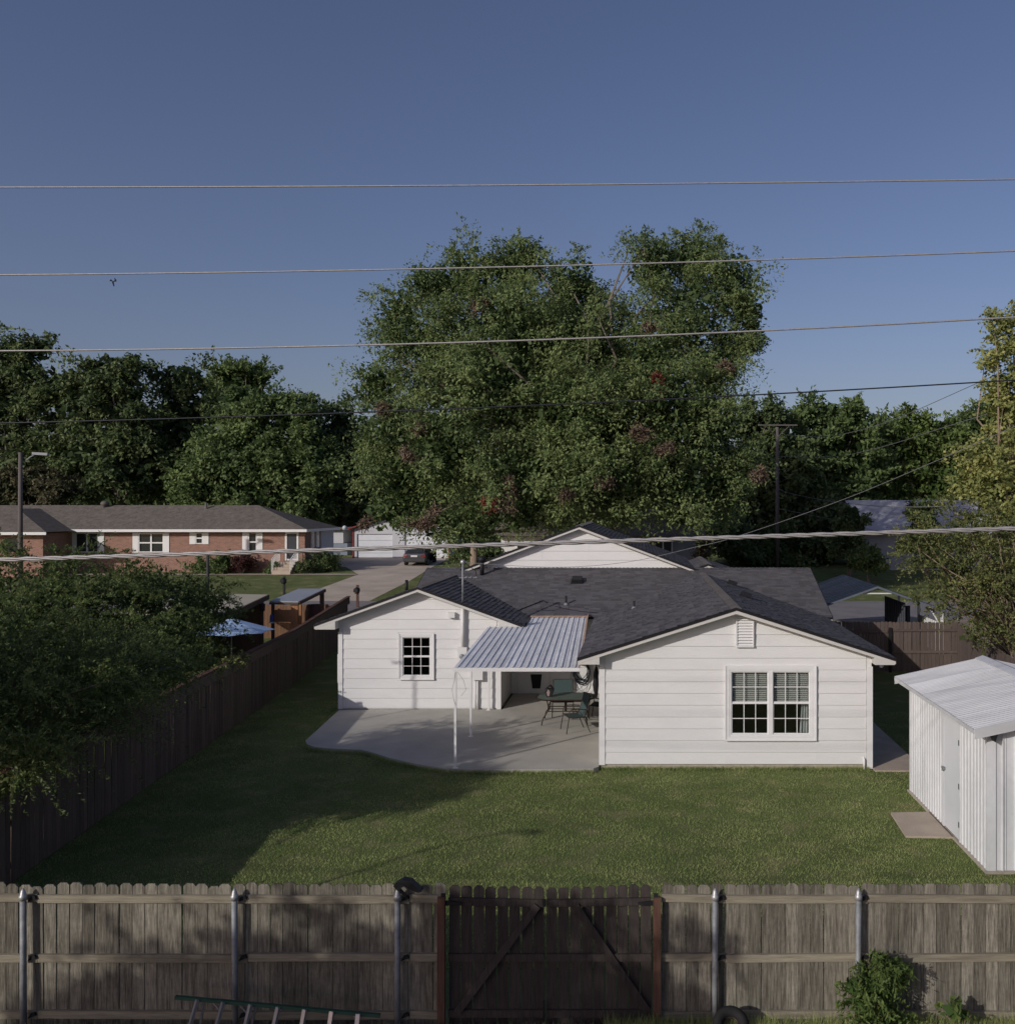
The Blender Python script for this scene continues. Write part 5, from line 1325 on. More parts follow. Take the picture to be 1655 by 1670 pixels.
for r0_, r1_ in zip(ring, ring[1:]):
    for i in range(4): mb.face([r0_[i], r0_[(i + 1) % 4], r1_[(i + 1) % 4], r1_[i]])
mb.build('cabin', CARP, car)
mb = MB(); mb.prism([(cx - .62, cy + .22, cz + 1.04), (cx + .62, cy + .22, cz + 1.04), (cx + .55, cy + .50, cz + 1.32), (cx - .55, cy + .50, cz + 1.32)], (0, -.03, .02)); mb.build('rear_window', FARG, car)
for s_ in (-1, 1):
    mb = MB(); mb.prism([(cx + s_ * .90, cy - .012, cz + .74), (cx + s_ * .52, cy - .03, cz + .76), (cx + s_ * .52, cy - .03, cz + .88), (cx + s_ * .88, cy + .02, cz + .92)], (0, .05, 0)); mb.build('tail_light', TAIL, car)
    for yy_ in (.85, 3.6):
        mb = MB(); mb.tube([(cx + s_ * .72, cy + yy_, cz + .32), (cx + s_ * .94, cy + yy_, cz + .32)], .32, 18); wh = mb.build('wheel', RUBBER, car)
        mb = MB(); mb.tube([(cx + s_ * .93, cy + yy_, cz + .32), (cx + s_ * .95, cy + yy_, cz + .32)], .2, 14); mb.build('rim', GALV, wh)
mb = MB(); mb.box(cx - .26, cx + .26, cy - .05, cy - .005, cz + .72, cz + .86); mb.build('number_plate', M('plate_white', (.6, .6, .6), .5, .05), car)
mb = MB(); mb.box(cx - .84, cx + .84, cy - .07, cy - .02, cz + .36, cz + .56); mb.build('bumper', M('bumper_grey', (.05, .05, .055), .4, .1), car)
mb = MB(); mb.prism([(cx + .94, cy + 2.6, cz + .3), (cx + 1.35, cy + 1.75, cz + .3), (cx + 1.35, cy + 1.75, cz + .95), (cx + 1.22, cy + 1.95, cz + 1.35), (cx + .90, cy + 2.6, cz + 1.38)], (.05, .03, 0)); mb.build('open_door', CARP, car)

# mailboxes
def mailbox(label, x, y, h, m, mbm):
    t = thing('mailbox', label, 'mailbox', (x, y, T(y)), 'mailboxes by the street'); z = T(y)
    mb = MB(); mb.box(x - .06, x + .06, y - .06, y + .06, z - .1, z + h); mb.box(x - .05, x + .05, y - .35, y + .2, z + h * .62, z + h * .7); mb.build('post', m, t)
    mb = MB(); mb.prism([(x - .11, y - .4, z + h * .7), (x + .11, y - .4, z + h * .7), (x + .11, y - .4, z + h * .7 + .16), (x, y - .4, z + h * .7 + .26), (x - .11, y - .4, z + h * .7 + .16)], (0, .5, 0)); mb.build('box', mbm, t)
p = ong(463.5, 971); mailbox('black mailbox on a dark post on the lawn of the brick house', p[0], p[1], 1.15, BLACK, BLACK)
mailbox('black mailbox on a red-brown post beside the driveway mouth', at(583, 960, 52)[0], 52, 1.25, WOODR, BLACK)

# ------------------------------------------------------------ neighbour's back yard beyond the left fence
cr_ = thing('cream_shed', 'low shed with a flat cream-coloured roof beyond the left fence', 'shed', (-18, 36, 0))
z_ = 2.52
A = at(436, 972, 39); zq = CH - (972 - PY) * 39 / F
mb = MB(); mb.prism([(-18.6, 32.9, 2.42), (-14.35, 32.9, 2.42), (-15.33, 39.0, 2.52), (-18.9, 39.4, 2.55)], (0, 0, .05)); mb.build('roof', CREAM, cr_)
mb = MB(); mb.prism([(-14.33, 32.88, 2.28), (-15.31, 39.0, 2.38), (-15.31, 39.0, 2.57), (-14.33, 32.88, 2.47)], (.05, 0, 0)); mb.build('fascia', WOODL, cr_)
mb = MB(); mb.box(-18.6, -15.4, 38.4, 38.5, 0, 2.4); mb.box(-18.6, -18.5, 33.3, 38.39, 0, 2.4); mb.build('rear_wall', WOODL, cr_)
for x, y in ((-14.6, 33.2), (-15.3, 38.3), (-18.4, 33.2)):
    mb = MB(); mb.box(x - .06, x + .06, y - .06, y + .06, 0, 2.35); mb.build('post', WOODL, cr_)
sh = thing('timber_shelter', 'small open timber shelter with a grey metal lean-to roof beyond the left fence', 'shelter', (-14.5, 40, T(40)))
pA, pB, pC, pD = at(439.6, 982, 38.8), at(486.7, 982.5, 38.8), at(530, 961.5, 41.4), at(487, 961.5, 41.4)
mb = MB(); mb.prism([pA, pB, pC, pD], (0, 0, .04)); mb.build('roof', M('lean_to_metal', (.38, .40, .43), .4, .1, 2, metal=.3), sh)
mb = MB(); mb.bar(Vector(pB) + Vector((.02, 0, -.04)), Vector(pC) + Vector((.02, 0, -.04)), .06, .12); mb.bar(Vector(pA) + Vector((0, -.02, -.05)), Vector(pB) + Vector((0, -.02, -.05)), .05, .09); mb.build('roof_beam', WOODL, sh)
for p_, w_, m_ in ((Vector(pB) + Vector((-.18, .1, 0)), .28, WOODO), (Vector(pA) + Vector((.1, .1, 0)), .10, WOODL), (Vector(pC) + Vector((-.1, -.1, 0)), .16, WOODL), (Vector(pD) + Vector((.1, -.1, 0)), .12, WOODO)):
    mb = MB(); mb.box(p_.x - w_ / 2, p_.x + w_ / 2, p_.y - .06, p_.y + .06, 0, p_.z - .02); mb.build('post', m_, sh)
mb = MB(); q_ = Vector(pB); mb.bar((q_.x - .9, q_.y + .1, 1.95), (q_.x - .1, q_.y + .1, 1.35), .06, .16); mb.build('brace', WOODO, sh)
mb = MB(); mb.bar((pA[0] + .1, pA[1] + .12, 1.7), (pB[0] - .3, pB[1] + .12, 1.7), .04, .5); mb.build('side_board', WOODO, sh)
nf = thing('neighbour_fence', 'low tan board fence behind the timber shelter in the next yard', 'fence', (-17, 42.3, T(42.3)))
nfb = [mesh_only(MB().box(-.068, .068, 0, .02, 0, 1.45 + .03 * k), 'board', M('tan_board', (.17, .095, .055), .9, .3, 5, (9, 9, .7), rnd=.2) if k == 0 else bpy.data.materials['tan_board']) for k in range(3)]
for me__ in nfb: me__.transform(Matrix.Translation((0, -.01, -min(v.co.z for v in me__.vertices))))
x = -21.5
while x < -13.2:
    add_part('board', random.choice(nfb), nf, (x, 42.3, T(42.3)), (0, random.uniform(-.006, .006), 0)); x += .142
lt = thing('hanging_lantern', 'black lantern hanging left of the timber shelter', 'lantern', at(428, 1000, 37))
c = at(428, 990, 37); mb = MB(); mb.lathe([(.03, .16), (.11, .12), (.10, -.14), (.04, -.18)], c, 8); mb.build('lantern_body', BLACK, lt); mb = MB(); mb.tube([(c[0], c[1], c[2] + .14), (c[0], c[1], 2.32)], .008, 4); mb.build('hook', BLACK, lt)
bb = thing('blue_bird_feeder', 'small blue bottle-shaped feeder hanging below the timber shelter roof', 'feeder', at(443, 1015, 38.5))
c = at(443, 1008, 38.5); mb = MB(); mb.lathe([(.06, -.16), (.08, -.12), (.07, .10), (.03, .16)], c, 9); mb.build('bottle', M('blue_plastic', (.06, .10, .35), .4, .1), bb); mb = MB(); mb.lathe([(.10, -.20), (.10, -.16)], c, 9); mb.build('feeder_tray', TRIM, bb); mb = MB(); mb.tube([(c[0], c[1], c[2] + .15), (c[0], c[1], pA[2] - .02)], .006, 4); mb.build('hook', BLACK, bb)
brl = thing('garden_barrel', 'dark reddish round barrel standing inside the timber shelter', 'barrel', (-13.95, 40.5, T(40.5)))
mb = MB(); mb.lathe([(.28, 0), (.36, .3), (.36, .7), (.28, 1.0)], (-13.95, 40.5, T(40.5) + .75), 14); mb.build('barrel', M('barrel_brown', (.10, .04, .03), .6, .2), brl, smooth=True); mb = MB(); mb.box(-14.25, -13.65, 40.2, 40.8, T(40.5), T(40.5) + .74); mb.build('stand', WOODO, brl)
um = thing('blue_parasol', 'light blue patio umbrella open beyond the left fence', 'umbrella', (-14.15, 32.8, 0))
cu = (-14.15, 32.8); R_ = 1.42; za_ = 2.32; ze2 = 1.86
def up(i, r): a = math.pi / 4 * i + .35; return (cu[0] + r * math.cos(a), cu[1] + r * math.sin(a))
for i in range(8):
    a, b = up(i, R_), up(i + 1, R_); m_ = ((a[0] + b[0]) / 2 * .96 + cu[0] * .04, (a[1] + b[1]) / 2 * .96 + cu[1] * .04)
    mb = MB(); mb.prism([(cu[0], cu[1], za_), (a[0], a[1], ze2), (m_[0], m_[1], ze2 + .03), (b[0], b[1], ze2)], (0, 0, .012)); mb.build('canopy_panel', BLUEU, um)
    mb = MB(); mb.tube([(cu[0], cu[1], za_ - .02), (a[0], a[1], ze2 - .015)], .01, 5); mb.build('rib', GALV, um)
mb = MB(); mb.tube([(cu[0], cu[1], 0), (cu[0], cu[1], za_ + .06)], .022, 8); mb.build('pole', TRIM, um)
mb = MB(); mb.lathe([(.3, 0), (.28, .06), (.05, .1)], (cu[0], cu[1], 0), 14); mb.build('base', BLACK, um)

# ------------------------------------------------------------ right side: carport, pale house, blue-grey house
cp = thing('carport', 'open metal carport with a dark blue-grey gable roof beyond the back fence', 'carport', (9.6, 41, T(41)))
zc_, zl_, zr_ = 2.98, 2.14, 2.0; ya, yb = 38.0, 44.6; xr_, xl_, xrr = 9.6, 7.25, 12.35
for side, xe, ze3 in ((0, xl_, zl_), (1, xrr, zr_)):
    for k in range(8):
        a, b = ya + (yb - ya) * k / 8, ya + (yb - ya) * (k + 1) / 8
        mb = MB(); mb.prism([(xe, a, ze3), (xe, b - .01, ze3), (xr_, b - .01, zc_), (xr_, a, zc_)], (0, 0, .02))
        mb.prism([(xe, a, ze3 + .02), (xe, a + .06, ze3 + .02), (xr_, a + .06, zc_ + .02), (xr_, a, zc_ + .02)], (0, 0, .025))
        mb.prism([(xe, a + .40, ze3 + .02), (xe, a + .44, ze3 + .02), (xr_, a + .44, zc_ + .02), (xr_, a + .40, zc_ + .02)], (0, 0, .02)); mb.build('roof_panel', BLUEM, cp)
mb = MB(); mb.prism([(xl_, ya - .03, zl_ - .06), (xr_, ya - .03, zc_ - .06), (xrr, ya - .03, zr_ - .06), (xrr, ya - .03, zr_ + .02), (xr_, ya - .03, zc_ + .02), (xl_, ya - .03, zl_ + .02)], (0, .028, 0)); mb.build('rake_trim', M('trim_bluegrey', (.16, .18, .22), .5, .1, metal=.3), cp)
for x in (xl_ + .1, xrr - .12):
    for y in (ya + .15, (ya + yb) / 2, yb - .15):
        mb = MB(); mb.box(x - .045, x + .045, y - .045, y + .045, T(y) - .1, 2.05); mb.build('post', TRIM, cp)
mb = MB(); mb.bar((xrr - .15, ya + .1, 1.3), (xrr - .65, ya + .1, 2.18), .05); mb.bar((xr_ - .6, ya + .1, 2.70), (xr_ + .6, ya + .1, 2.70), .05, .05); mb.build('brace', TRIM, cp)
mb = MB(); ribwall(mb, (11.1, 42.5, 0), (12.2, 42.5, 0), T(42), 1.75, 1.75, (0, -1, 0), .3, .03); ribwall(mb, (11.05, 39.2, 0), (11.05, 42.5, 0), T(40), 2.2, 2.2, (-1, 0, 0), .3, .03)
mb.build('side_panel', M('dark_panel', (.06, .065, .08), .6, .15), cp)
mb = MB(); ribwall(mb, (12.22, 38.2, 0), (12.22, 41.4, 0), T(40), 1.5, 1.5, (-1, 0, 0), .3, .03); mb.build('side_panel', SHEDW, cp)

def T72(): return T(72)
ph = thing('pale_house', 'pale single-storey house with lavender-grey roof, shade put into its colours, behind the right-hand trees', 'house', (20, 74, T(72)))
zg3 = T(72) - .1
mb = MB(); wall_sheet(mb, [(17.2, zg3), (27, zg3), (27, 4.2), (17.2, 4.2)], 72.5, 72.7, [(19.7, 21.1, 2.7, 3.65)]); mb.box(17.2, 17.4, 72.71, 79, zg3, 4.2); mb.box(26.8, 27, 72.71, 79, zg3, 4.2); mb.build('wall', M('shaded_pale_wall', (.34, .34, .38), .8, .08, .8), ph)  # wall colour darkened, the shade on this house is put into it
mb = MB(); mb.box(19.7, 21.1, 72.6, 72.64, 2.7, 3.65); mb.build('window', FARG, ph)
mb = MB(); mb.prism([(16.6, 71.8, 4.15), (16.6, 76, 6.65), (16.6, 80.2, 4.15), (16.6, 80.2, 4.25), (16.6, 76, 6.77), (16.6, 71.8, 4.25)], (11.1, 0, 0)); mb.build('roof', M('shaded_lavender_roof', (.36, .36, .40), .85, .15, .6), ph)  # roof colour also carries the shade
for x in (18.2, 22.5):
    mb = MB(); mb.box(x, x + .45, 72.47, 72.499, zg3 + .25, zg3 + .45); mb.build('crawl_vent', BLACK, ph)
bg_ = thing('blue_grey_house', 'small blue-grey house with a white window glimpsed behind the upper gable', 'house', (2.6, 68, T(66)))
mb = MB(); mb.box(-2.5, 4.0, 66, 72, T(66) - .1, 4.25); mb.build('wall', BLUEW, bg_)
mb = MB(); mb.prism([(-3, 65.4, 4.2), (-3, 69, 6.0), (-3, 72.6, 4.2)], (7.6, 0, 0)); mb.build('roof', BROOF, bg_)
mb = MB(); mb.box(1.0, 2.35, 65.93, 65.99, 2.7, 4.0); w_ = mb.build('window', TRIM, bg_)
mb = MB(); mb.box(1.1, 1.62, 65.90, 65.925, 2.8, 3.9); mb.box(1.72, 2.25, 65.90, 65.925, 2.8, 3.9); mb.build('pane', FARG, w_)
wh_ = thing('white_house_beyond', 'white house wall showing in gaps under the big tree left of the upper gable', 'house', (-9, 64, T(62)))
mb = MB(); mb.box(-9.2, -6.2, 63, 69, T(63) - .1, 4.35); mb.build('wall', WHITE, wh_)
mb = MB(); mb.prism([(-9.6, 62.3, 4.3), (-9.6, 66, 6.1), (-9.6, 69.7, 4.3)], (3.9, 0, 0)); mb.build('roof', BROOF, wh_)
for x in (-8.2,):
    mb = MB(); mb.box(x, x + 1.1, 62.94, 62.99, 2.6, 3.8); w_ = mb.build('window', TRIM, wh_)
    mb = MB(); mb.box(x + .1, x + 1.0, 62.91, 62.935, 2.7, 3.7); mb.build('pane', FARG, w_)

# ------------------------------------------------------------ trees
pe = thing('pecan_tree', 'huge broad green shade tree rising behind the house', 'tree', (-1.5, 52, T(52)))
PLB = [(850, 425, 55, 55, 55), (770, 445, 70, 55, 54), (700, 465, 60, 45, 53), (650, 515, 45, 50, 52), (690, 560, 80, 65, 51), (612, 625, 48, 48, 51), (640, 690, 70, 65, 50),
       (935, 465, 60, 58, 55), (1068, 440, 62, 62, 54), (1130, 425, 60, 50, 55), (1195, 460, 55, 62, 54), (1215, 500, 38, 40, 53), (1120, 520, 90, 75, 52), (1200, 565, 40, 55, 53), (1225, 540, 26, 40, 53), (1165, 600, 50, 50, 51), (1060, 590, 70, 60, 51),
       (820, 530, 120, 90, 51), (950, 560, 90, 80, 52), (800, 640, 140, 90, 49.5), (930, 680, 110, 95, 49), (1090, 670, 100, 90, 49.5), (1160, 690, 65, 80, 50),
       (720, 740, 100, 80, 49), (650, 780, 65, 70, 50), (850, 780, 110, 75, 48.5), (980, 780, 95, 70, 48.5), (1110, 780, 85, 75, 49.5), (1185, 780, 55, 75, 51), (640, 838, 60, 38, 50), (730, 850, 70, 36, 49.5), (850, 838, 70, 34, 49), (1120, 838, 60, 30, 50.5), (1010, 820, 60, 30, 50),
       (900, 560, 200, 110, 58), (900, 700, 240, 120, 58)]
PLB = [pxlobe(a, b, c * 1.0, d * 1.0, y, .95) for a, b, c, d, y in PLB]
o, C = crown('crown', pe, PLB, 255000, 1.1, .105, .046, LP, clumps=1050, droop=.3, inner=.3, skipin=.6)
selc = C[rng.choice(len(C), 90, replace=False)]
limbs('trunk', pe, (-1.6, 52, T(52) - .3), (-1.9, 52, 8.0), .5, selc, BARK, seed=5)
def cluster(name, parent, px, py, rx, ry, y, m, n, L=.11, W=.03):
    lobes = [pxlobe(px + random.uniform(-.8, .8) * rx, py + random.uniform(-.8, .8) * ry, rx * random.uniform(.3, .7), ry * random.uniform(.3, .7), y, .5) for _ in range(4)]
    o, _ = crown(name, parent, lobes, int(n * .8), .28, L, W, m, clumps=16, flat=1.2, droop=.1); return tag(o, kind='stuff')
for (a, b, c, d, y) in ((830, 795, 14, 20, 46.6), (826, 820, 16, 10, 46.6), (690, 855, 26, 12, 47), (705, 838, 10, 10, 47), (596, 852, 10, 8, 47.5), (1084, 740, 14, 13, 46.8), (1040, 705, 20, 12, 46.8), (1185, 598, 11, 9, 49), (784, 498, 9, 9, 49.5), (1060, 533, 9, 8, 49.5), (985, 783, 14, 8, 46.2), (925, 808, 10, 7, 46.2), (690, 700, 10, 8, 47.2), (628, 672, 12, 9, 48), (664, 740, 10, 12, 47), (1240, 770, 14, 14, 48)):
    cluster('webworm_nest', pe, a, b, c, d, y, WEB, 420)
for (a, b, c, d, y) in ((797, 818, 13, 13, 46.7), (1074, 617, 9, 6, 48), (1074, 640, 7, 7, 48)):
    cluster('red_leaf_cluster', pe, a, b, c, d, y, REDL, 260)

def bgtree(label, lob, y, m, n, clr=1.3, L=.17, W=.085, base=None, grp='trees behind the brick house', r0=.4, name='background_tree', **kw):
    L, W = L * 1.3, W * 1.3; lo = [pxlobe(a, b, c, d, y + (e if len(t_) > 4 else 0), .8) for t_ in lob for (a, b, c, d, e) in [tuple(t_) + (0,) * (5 - len(t_))]]
    bx_ = base if base is not None else sum(l[0] for l in lo) / len(lo)
    return tree(name, label, lo, (bx_, y, T(y)), m, n, clr, L, W, r0, group=grp, nl=14, **kw)
bgtree('tallest dark tree at the left edge behind the brick house', [(20, 585, 60, 45), (60, 570, 35, 25), (10, 650, 70, 70), (80, 640, 50, 55), (40, 730, 90, 80), (-60, 650, 70, 100), (90, 770, 70, 60)], 92, LD, 26000)
bgtree('dark rounded tree second from the left behind the brick house', [(170, 605, 55, 38), (205, 615, 35, 30), (150, 660, 60, 60), (215, 680, 45, 60), (170, 750, 80, 70), (235, 760, 50, 60)], 90, LD, 24000)
bgtree('dark tree with a pale-tipped crown in the middle of the left group', [(297, 620, 50, 32), (300, 680, 58, 55), (270, 750, 50, 70), (330, 760, 50, 70)], 94, LD, 17000, droop=-.2)
bgtree('feathery-topped tree standing behind the round green tree at left', [(385, 620, 45, 28), (410, 625, 25, 22), (370, 660, 50, 40)], 101, LM, 12000, droop=-.3)
bgtree('wide round green tree right behind the ridge of the brick house', [(400, 655, 50, 30), (460, 665, 60, 32), (420, 700, 80, 50), (500, 700, 45, 45), (400, 760, 95, 60), (480, 770, 70, 65), (360, 800, 80, 45), (440, 810, 100, 40)], 86.5, LM, 34000, L=.15, W=.08)
bgtree('slim dark tree between the round green tree and the big shade tree', [(555, 700, 40, 50), (560, 770, 45, 60), (530, 800, 40, 50), (590, 740, 40, 60), (600, 800, 45, 50)], 92, LD, 14000)
bgtree('crape myrtle with pinkish tips behind the left wing of the brick house', [(50, 785, 45, 22), (20, 800, 40, 30), (90, 800, 35, 25)], 82, leafmat('crape_leaf', (.04, .055, .022), (.17, .15, .085), .3), 9000, clr=.8, L=.13, W=.06, r0=.15)
bgtree('dark low tree behind the garage roof', [(620, 840, 60, 30), (700, 830, 60, 35), (560, 835, 40, 28), (770, 840, 60, 40)], 98, LD, 12000)
G2 = 'trees on the right beyond the street'
bgtree('dark tree right of the big shade tree behind the far pole', [(1225, 700, 35, 40), (1265, 690, 40, 30), (1250, 760, 50, 60), (1290, 760, 45, 60), (1240, 830, 60, 45), (1300, 840, 60, 45), (1190, 840, 60, 50)], 80, LD, 22000, grp=G2)
bgtree('round-topped green tree with wispy shoots right of the far pole', [(1345, 680, 65, 28), (1385, 690, 50, 30), (1350, 730, 70, 45), (1400, 750, 45, 55), (1360, 800, 70, 50)], 84, LM, 22000, grp=G2, droop=-.1)
bgtree('sunlit green tree behind the pale house roof', [(1480, 700, 60, 28), (1530, 705, 45, 25), (1480, 740, 70, 40), (1550, 740, 60, 40), (1450, 790, 70, 40), (1530, 790, 70, 40)], 88, LG, 22000, grp=G2)
bgtree('hazy green tree farthest right behind the yellow-green tree', [(1600, 690, 50, 30), (1620, 680, 40, 25), (1590, 730, 60, 40), (1660, 720, 50, 60), (1620, 790, 60, 50)], 95, LM, 15000, grp=G2)
bgtree('dark tree in the shade in front of the pale house', [(1505, 848, 26, 34), (1512, 885, 24, 28)], 66, LD, 8000, clr=.6, L=.11, W=.055, grp=G2, r0=.2, base=20.0)
bgtree('narrow dark tree in shade at the left end of the pale house roof', [(1388, 850, 20, 30), (1380, 885, 24, 26)], 68, LD, 6000, clr=.6, L=.11, W=.055, grp=G2, r0=.2)
bgtree('low green bush tree left of the pale house wall', [(1408, 908, 26, 18), (1426, 924, 18, 12)], 64, LM, 6000, clr=.5, L=.10, W=.05, grp=G2, r0=.12)
bgtree('dark undergrowth tree between far pole and house', [(1325, 860, 42, 40), (1345, 890, 40, 36), (1300, 890, 45, 35), (1200, 880, 60, 30), (1240, 900, 60, 28)], 77, LD, 13000, grp=G2, r0=.25)
bgtree('dark tree in shade left of the carport', [(1180, 870, 50, 26), (1110, 868, 40, 18)], 73, LD, 5000, clr=.8, grp=G2, r0=.2)
# treeline closing the view
lo = []
for i in range(34):
    x = -120 + i * 7.6 + rng.uniform(-2, 2); lo.append((x, 118 + rng.uniform(-6, 6), 8 + rng.uniform(-1, 2), 6.5, 5, 7.5)); lo.append((x + 3.8, 122, 5.5, 6, 4, 5))
o, C = crown('distant_treeline', None, lo, 75000, 2.2, .5, .32, LD)
tag(o, 'distant dark mass of trees closing the view behind the houses', 'trees', kind='stuff')
bush('dark hedge under the big tree left of the upper gable', 800, 905, 32, 14, 60, LD, 5000)
bush('dark low bush under the big tree between garage and upper gable', 752, 903, 18, 14, 66, LD, 2500)
tk = pole('shade_trunk', 'pale brown leaning tree trunk under the big tree left of the roof mast', at(773, 900, 58)[0], 58, 3.2, .30, m=BARKL)
dry = bush('tan dry shrub beside the blue-grey house', 1148, 895, 15, 20, 63, leafmat('dry_leaf', (.12, .09, .05), (.30, .23, .13), .2), 1500, nm='dry_shrub')
bush('yellow-brown bush left of the white window of the blue-grey house', 1056, 882, 8, 8, 63, leafmat('yellow_leaf', (.15, .10, .03), (.35, .24, .06), .2), 400, nm='dry_shrub')

# left neighbour's trees
def wl_(x, y, z, rx, ry, rz): return (x, y, z, rx, ry, rz)
nt = thing('spreading_shrub_tree', 'spreading fine-leaved tree leaning over the left fence in the foreground', 'tree', (-11.5, 18, 0))
NL = [wl_(-11.4, 16.8, 3.3, 2.0, 2.3, 1.3), wl_(-10.3, 17.2, 3.1, 1.3, 1.4, .8), wl_(-12.8, 16.3, 3.4, 1.8, 2.0, 1.4), wl_(-10.6, 15.6, 2.6, .9, 1.0, .55), wl_(-11.8, 15.3, 3.1, 1.3, 1.1, .8), wl_(-10.2, 19.0, 3.3, 1.0, 1.2, .65), wl_(-10.9, 19.4, 2.7, 1.0, 1.2, .6), wl_(-9.9, 17.4, 2.3, .7, .8, .3), wl_(-10.6, 20.6, 2.8, .8, 1.0, .45), wl_(-12.2, 18.0, 2.5, 1.4, 1.5, .8), wl_(-13.4, 15.8, 3.2, 1.2, 1.4, 1.1), wl_(-9.8, 16.8, 2.7, .9, 1.0, .5), wl_(-9.9, 18.8, 2.9, .9, 1.0, .5), wl_(-10.0, 15.3, 2.2, .6, .6, .3)]
o, C = crown('crown', nt, NL, 110000, .36, .034, .0125, LC, clumps=420, droop=.35, inner=.5, flat=.45, skipin=.5, fill=.04, spray=.93, twig=2.4, jit=.055)
limbs('trunk', nt, (-11.2, 18.1, -.2), (-12.0, 17.6, 1.7), .09, C[rng.choice(len(C), 70, replace=False)], BARK, seed=9)
n2 = thing('hedge_tree', 'bushy green tree behind the spreading foreground tree at the left edge', 'tree', (-16.2, 25.5, 0))
NL = [wl_(-15.8, 25.6, 3.6, 2.4, 2.0, 1.5), wl_(-14.0, 27.0, 3.5, 1.5, 1.6, 1.25), wl_(-18.4, 25.5, 3.8, 2.3, 2.0, 1.5), wl_(-13.4, 28.8, 3.2, 1.1, 1.2, 1.1), wl_(-16.0, 23.6, 2.8, 1.8, 1.4, 1.2), wl_(-20.8, 25.5, 3.8, 2, 2, 1.4), wl_(-14.2, 25.4, 2.0, 1.6, 1.4, 1.4), wl_(-16.6, 26, 1.8, 2.4, 1.6, 1.6), wl_(-18.0, 22.6, 2.2, 1.7, 1.5, 1.5), wl_(-12.9, 26.3, 2.2, .7, 1.4, .8)]
o, C = crown('crown', n2, NL, 120000, .45, .046, .020, LC, clumps=430, droop=.3, inner=.4, flat=.5, skipin=.5, fill=.10, spray=.85, twig=2.0, jit=.06)
limbs('trunk', n2, (-16.2, 25.5, -.2), (-16.2, 25.5, 2.4), .12, C[rng.choice(len(C), 40, replace=False)], BARK, seed=10)
vn = thing('pole_vine', 'leafy vine climbing the thin dark pole beyond the left fence', 'vine', (-15.0, 32.6, 0))
o, C = crown('foliage', vn, [wl_(-15.0, 32.5, 2.5, .55, .5, .5), wl_(-14.8, 32.5, 1.8, .7, .5, .6), wl_(-15.3, 32.5, 3.3, .35, .4, .4), wl_(-15.2, 32.4, 1.0, .6, .5, .8)], 3500, .25, .05, .028, LC, clumps=70)
mb = MB(); mb.tube([(-15.0, 32.8, 0), (-15.15, 32.75, 1.6), (-15.0, 32.8, 3.0)], .02, 5); mb.build('stem', BARK, vn)
fv = thing('fence_vine', 'yellowish leafy vine hanging over the top of the left fence', 'vine', (lx(27), 27, 0))
o, C = crown('foliage', fv, [wl_(lx(26.3), 26.3, 1.85, .3, .6, .18), wl_(lx(27.3), 27.3, 1.75, .25, .5, .25), wl_(lx(25.2), 25.2, 1.8, .2, .4, .14)], 900, .16, .035, .02, LY, clumps=40)
mb = MB(); mb.tube([(lx(27) - .2, 27, 0), (lx(27) - .2, 27, 1.7), (lx(26.2), 26.2, 1.9)], .012, 5); mb.build('stem', BARK, fv)
f2 = thing('fence_vine', 'yellow-green vine on the left fence at the lower left edge', 'vine', (-10.2, 14.8, 0))
o, C = crown('foliage', f2, [wl_(-10.05, 14.9, 1.75, .35, .7, .25), wl_(-10.0, 15.8, 1.85, .25, .5, .2)], 1300, .14, .03, .018, LY, clumps=40)
mb = MB(); mb.tube([(-10.4, 15, 0), (-10.4, 15, 1.6), (-10.1, 15, 1.9)], .012, 5); mb.build('stem', BARK, f2)
# right-hand trees outside the right fence
rt = thing('yellow_green_tree', 'tall yellow-green broad-leaved tree at the right edge of the view', 'tree', (13.8, 33.5, 0))
RL = [(1640, 530, 28, 30, 33), (1625, 580, 30, 25, 33), (1645, 620, 35, 40, 33), (1608, 585, 14, 14, 33), (1660, 680, 50, 50, 33), (1625, 660, 25, 20, 33), (1610, 740, 55, 35, 32.5), (1640, 790, 60, 55, 32), (1590, 800, 35, 45, 32.5), (1690, 560, 50, 70, 34), (1720, 700, 60, 90, 34), (1600, 860, 40, 40, 32), (1690, 850, 60, 70, 33)]
o, C = crown('crown', rt, [pxlobe(*q_) for q_ in RL], 25000, .45, .075, .05, LY, clumps=260, droop=.2, inner=.35, skipin=.5, fill=.03)
limbs('trunk', rt, (13.8, 33.5, -.2), (13.4, 33, 5.5), .17, C[rng.choice(len(C), 46, replace=False)], BARKL, seed=12)
r2 = thing('spreading_right_tree', 'vase-shaped green tree with yellowing leaves leaning over the brown fence', 'tree', (12.9, 30.5, 0))
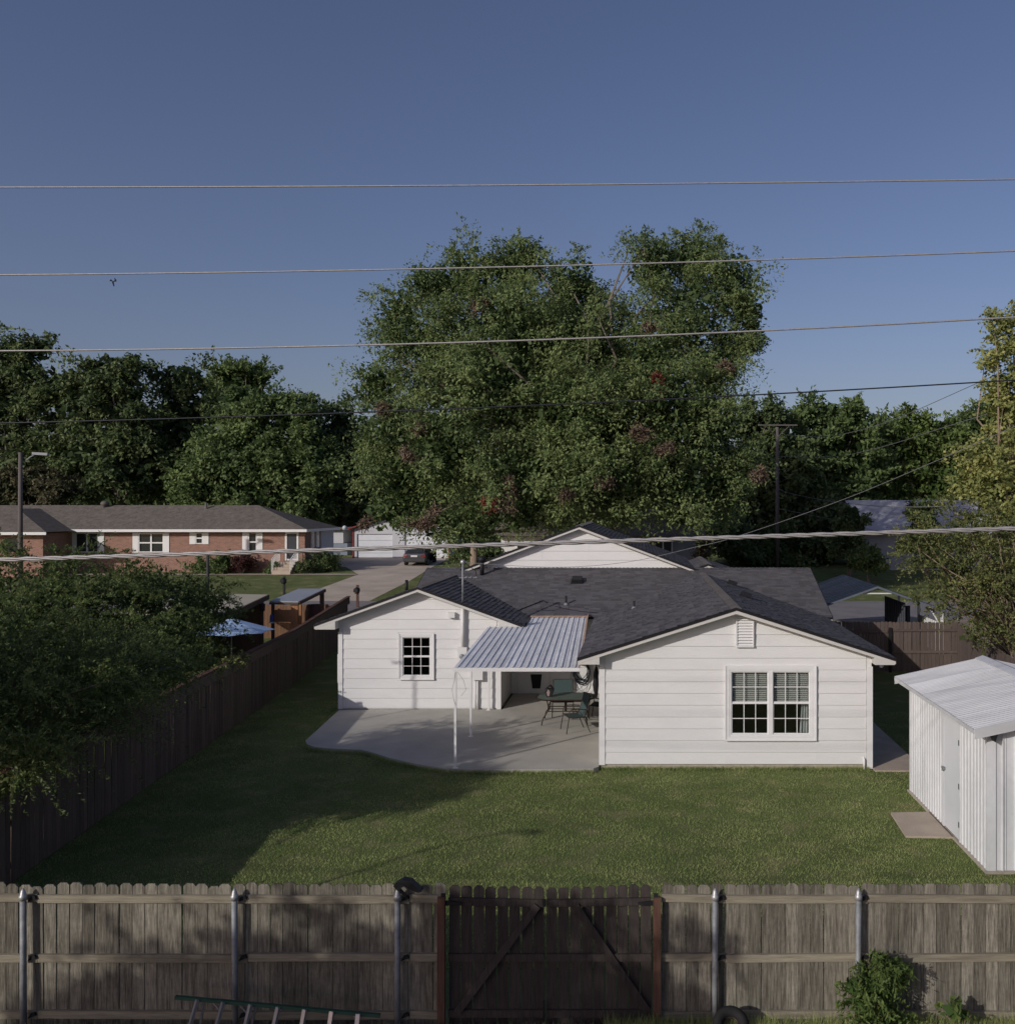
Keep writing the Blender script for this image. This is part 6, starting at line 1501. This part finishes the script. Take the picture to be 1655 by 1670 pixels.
RL = [(1560, 860, 60, 45, 30), (1520, 900, 45, 35, 29.5), (1490, 875, 22, 22, 29.5), (1505, 848, 14, 16, 29.5), (1600, 920, 70, 50, 29.5), (1560, 950, 50, 35, 29.5), (1640, 960, 60, 60, 30), (1530, 975, 30, 22, 29), (1495, 980, 24, 12, 28.8), (1600, 1000, 45, 25, 29), (1640, 870, 60, 50, 30), (1580, 1035, 26, 14, 28.6), (1650, 1030, 30, 20, 29)]
o, C = crown('crown', r2, [pxlobe(*q_) for q_ in RL], 27000, .32, .052, .024, leafmat('mixed_leaf', (.07, .10, .035), (.30, .31, .115), .4), clumps=330, droop=.12, inner=.5, flat=.8, skipin=.5, fill=.02, spray=.9, twig=2.2, jit=.06)
limbs('trunk', r2, (12.0, 29.8, -.2), (11.7, 29.6, 2.2), .10, C[rng.choice(len(C), 120, replace=False)], BARKL, seed=13)
# trees standing outside the frame whose shade falls into it
ot = thing('alley_tree', 'leafy tree standing across the alley whose shade dapples the fence', 'tree', (-11.2, 1.2, .28))
o, C = crown('crown', ot, [wl_(-10.2, 1.8, 5.1, 2.4, 2.0, 1.25), wl_(-8.6, 2.0, 5.2, 1.7, 1.4, 1.0), wl_(-9.4, 2.2, 4.2, 1.9, 1.2, 1.0), wl_(-12.6, 1.5, 5.2, 1.7, 1.6, .9), wl_(-13.6, 1.6, 4.6, 1.4, 1.2, .8)], 46000, .42, .07, .036, LP, clumps=150, inner=.5, droop=.2, fill=.0, spray=.4)
limbs('trunk', ot, (-11.2, 1.2, 0), (-11.0, 1.4, 3.4), .14, C[rng.choice(len(C), 36, replace=False)], BARK, seed=21)
o2 = thing('neighbour_tree', 'tall leafy tree beyond the left fence whose shade falls on the patio', 'tree', (-19.3, 8.4, 0))
o, C = crown('crown', o2, [wl_(-18.6, 8.3, 7.6, 2.2, 1.6, 1.2), wl_(-17.4, 8.9, 6.3, 1.8, 1.5, 1.1), wl_(-20.4, 8.0, 8.3, 1.5, 1.2, 1.0), wl_(-17.0, 7.6, 7.2, 1.5, 1.2, .9), wl_(-15.0, 9.0, 5.6, 1.3, .8, .3), wl_(-15.9, 8.9, 6.1, 1.2, .9, .5)], 22000, .5, .08, .038, LP, clumps=130, inner=.5, droop=.2, fill=.02, spray=.5)
limbs('trunk', o2, (-19.3, 8.4, -.2), (-18.8, 8.4, 5.4), .16, C[rng.choice(len(C), 36, replace=False)], BARK, seed=22)
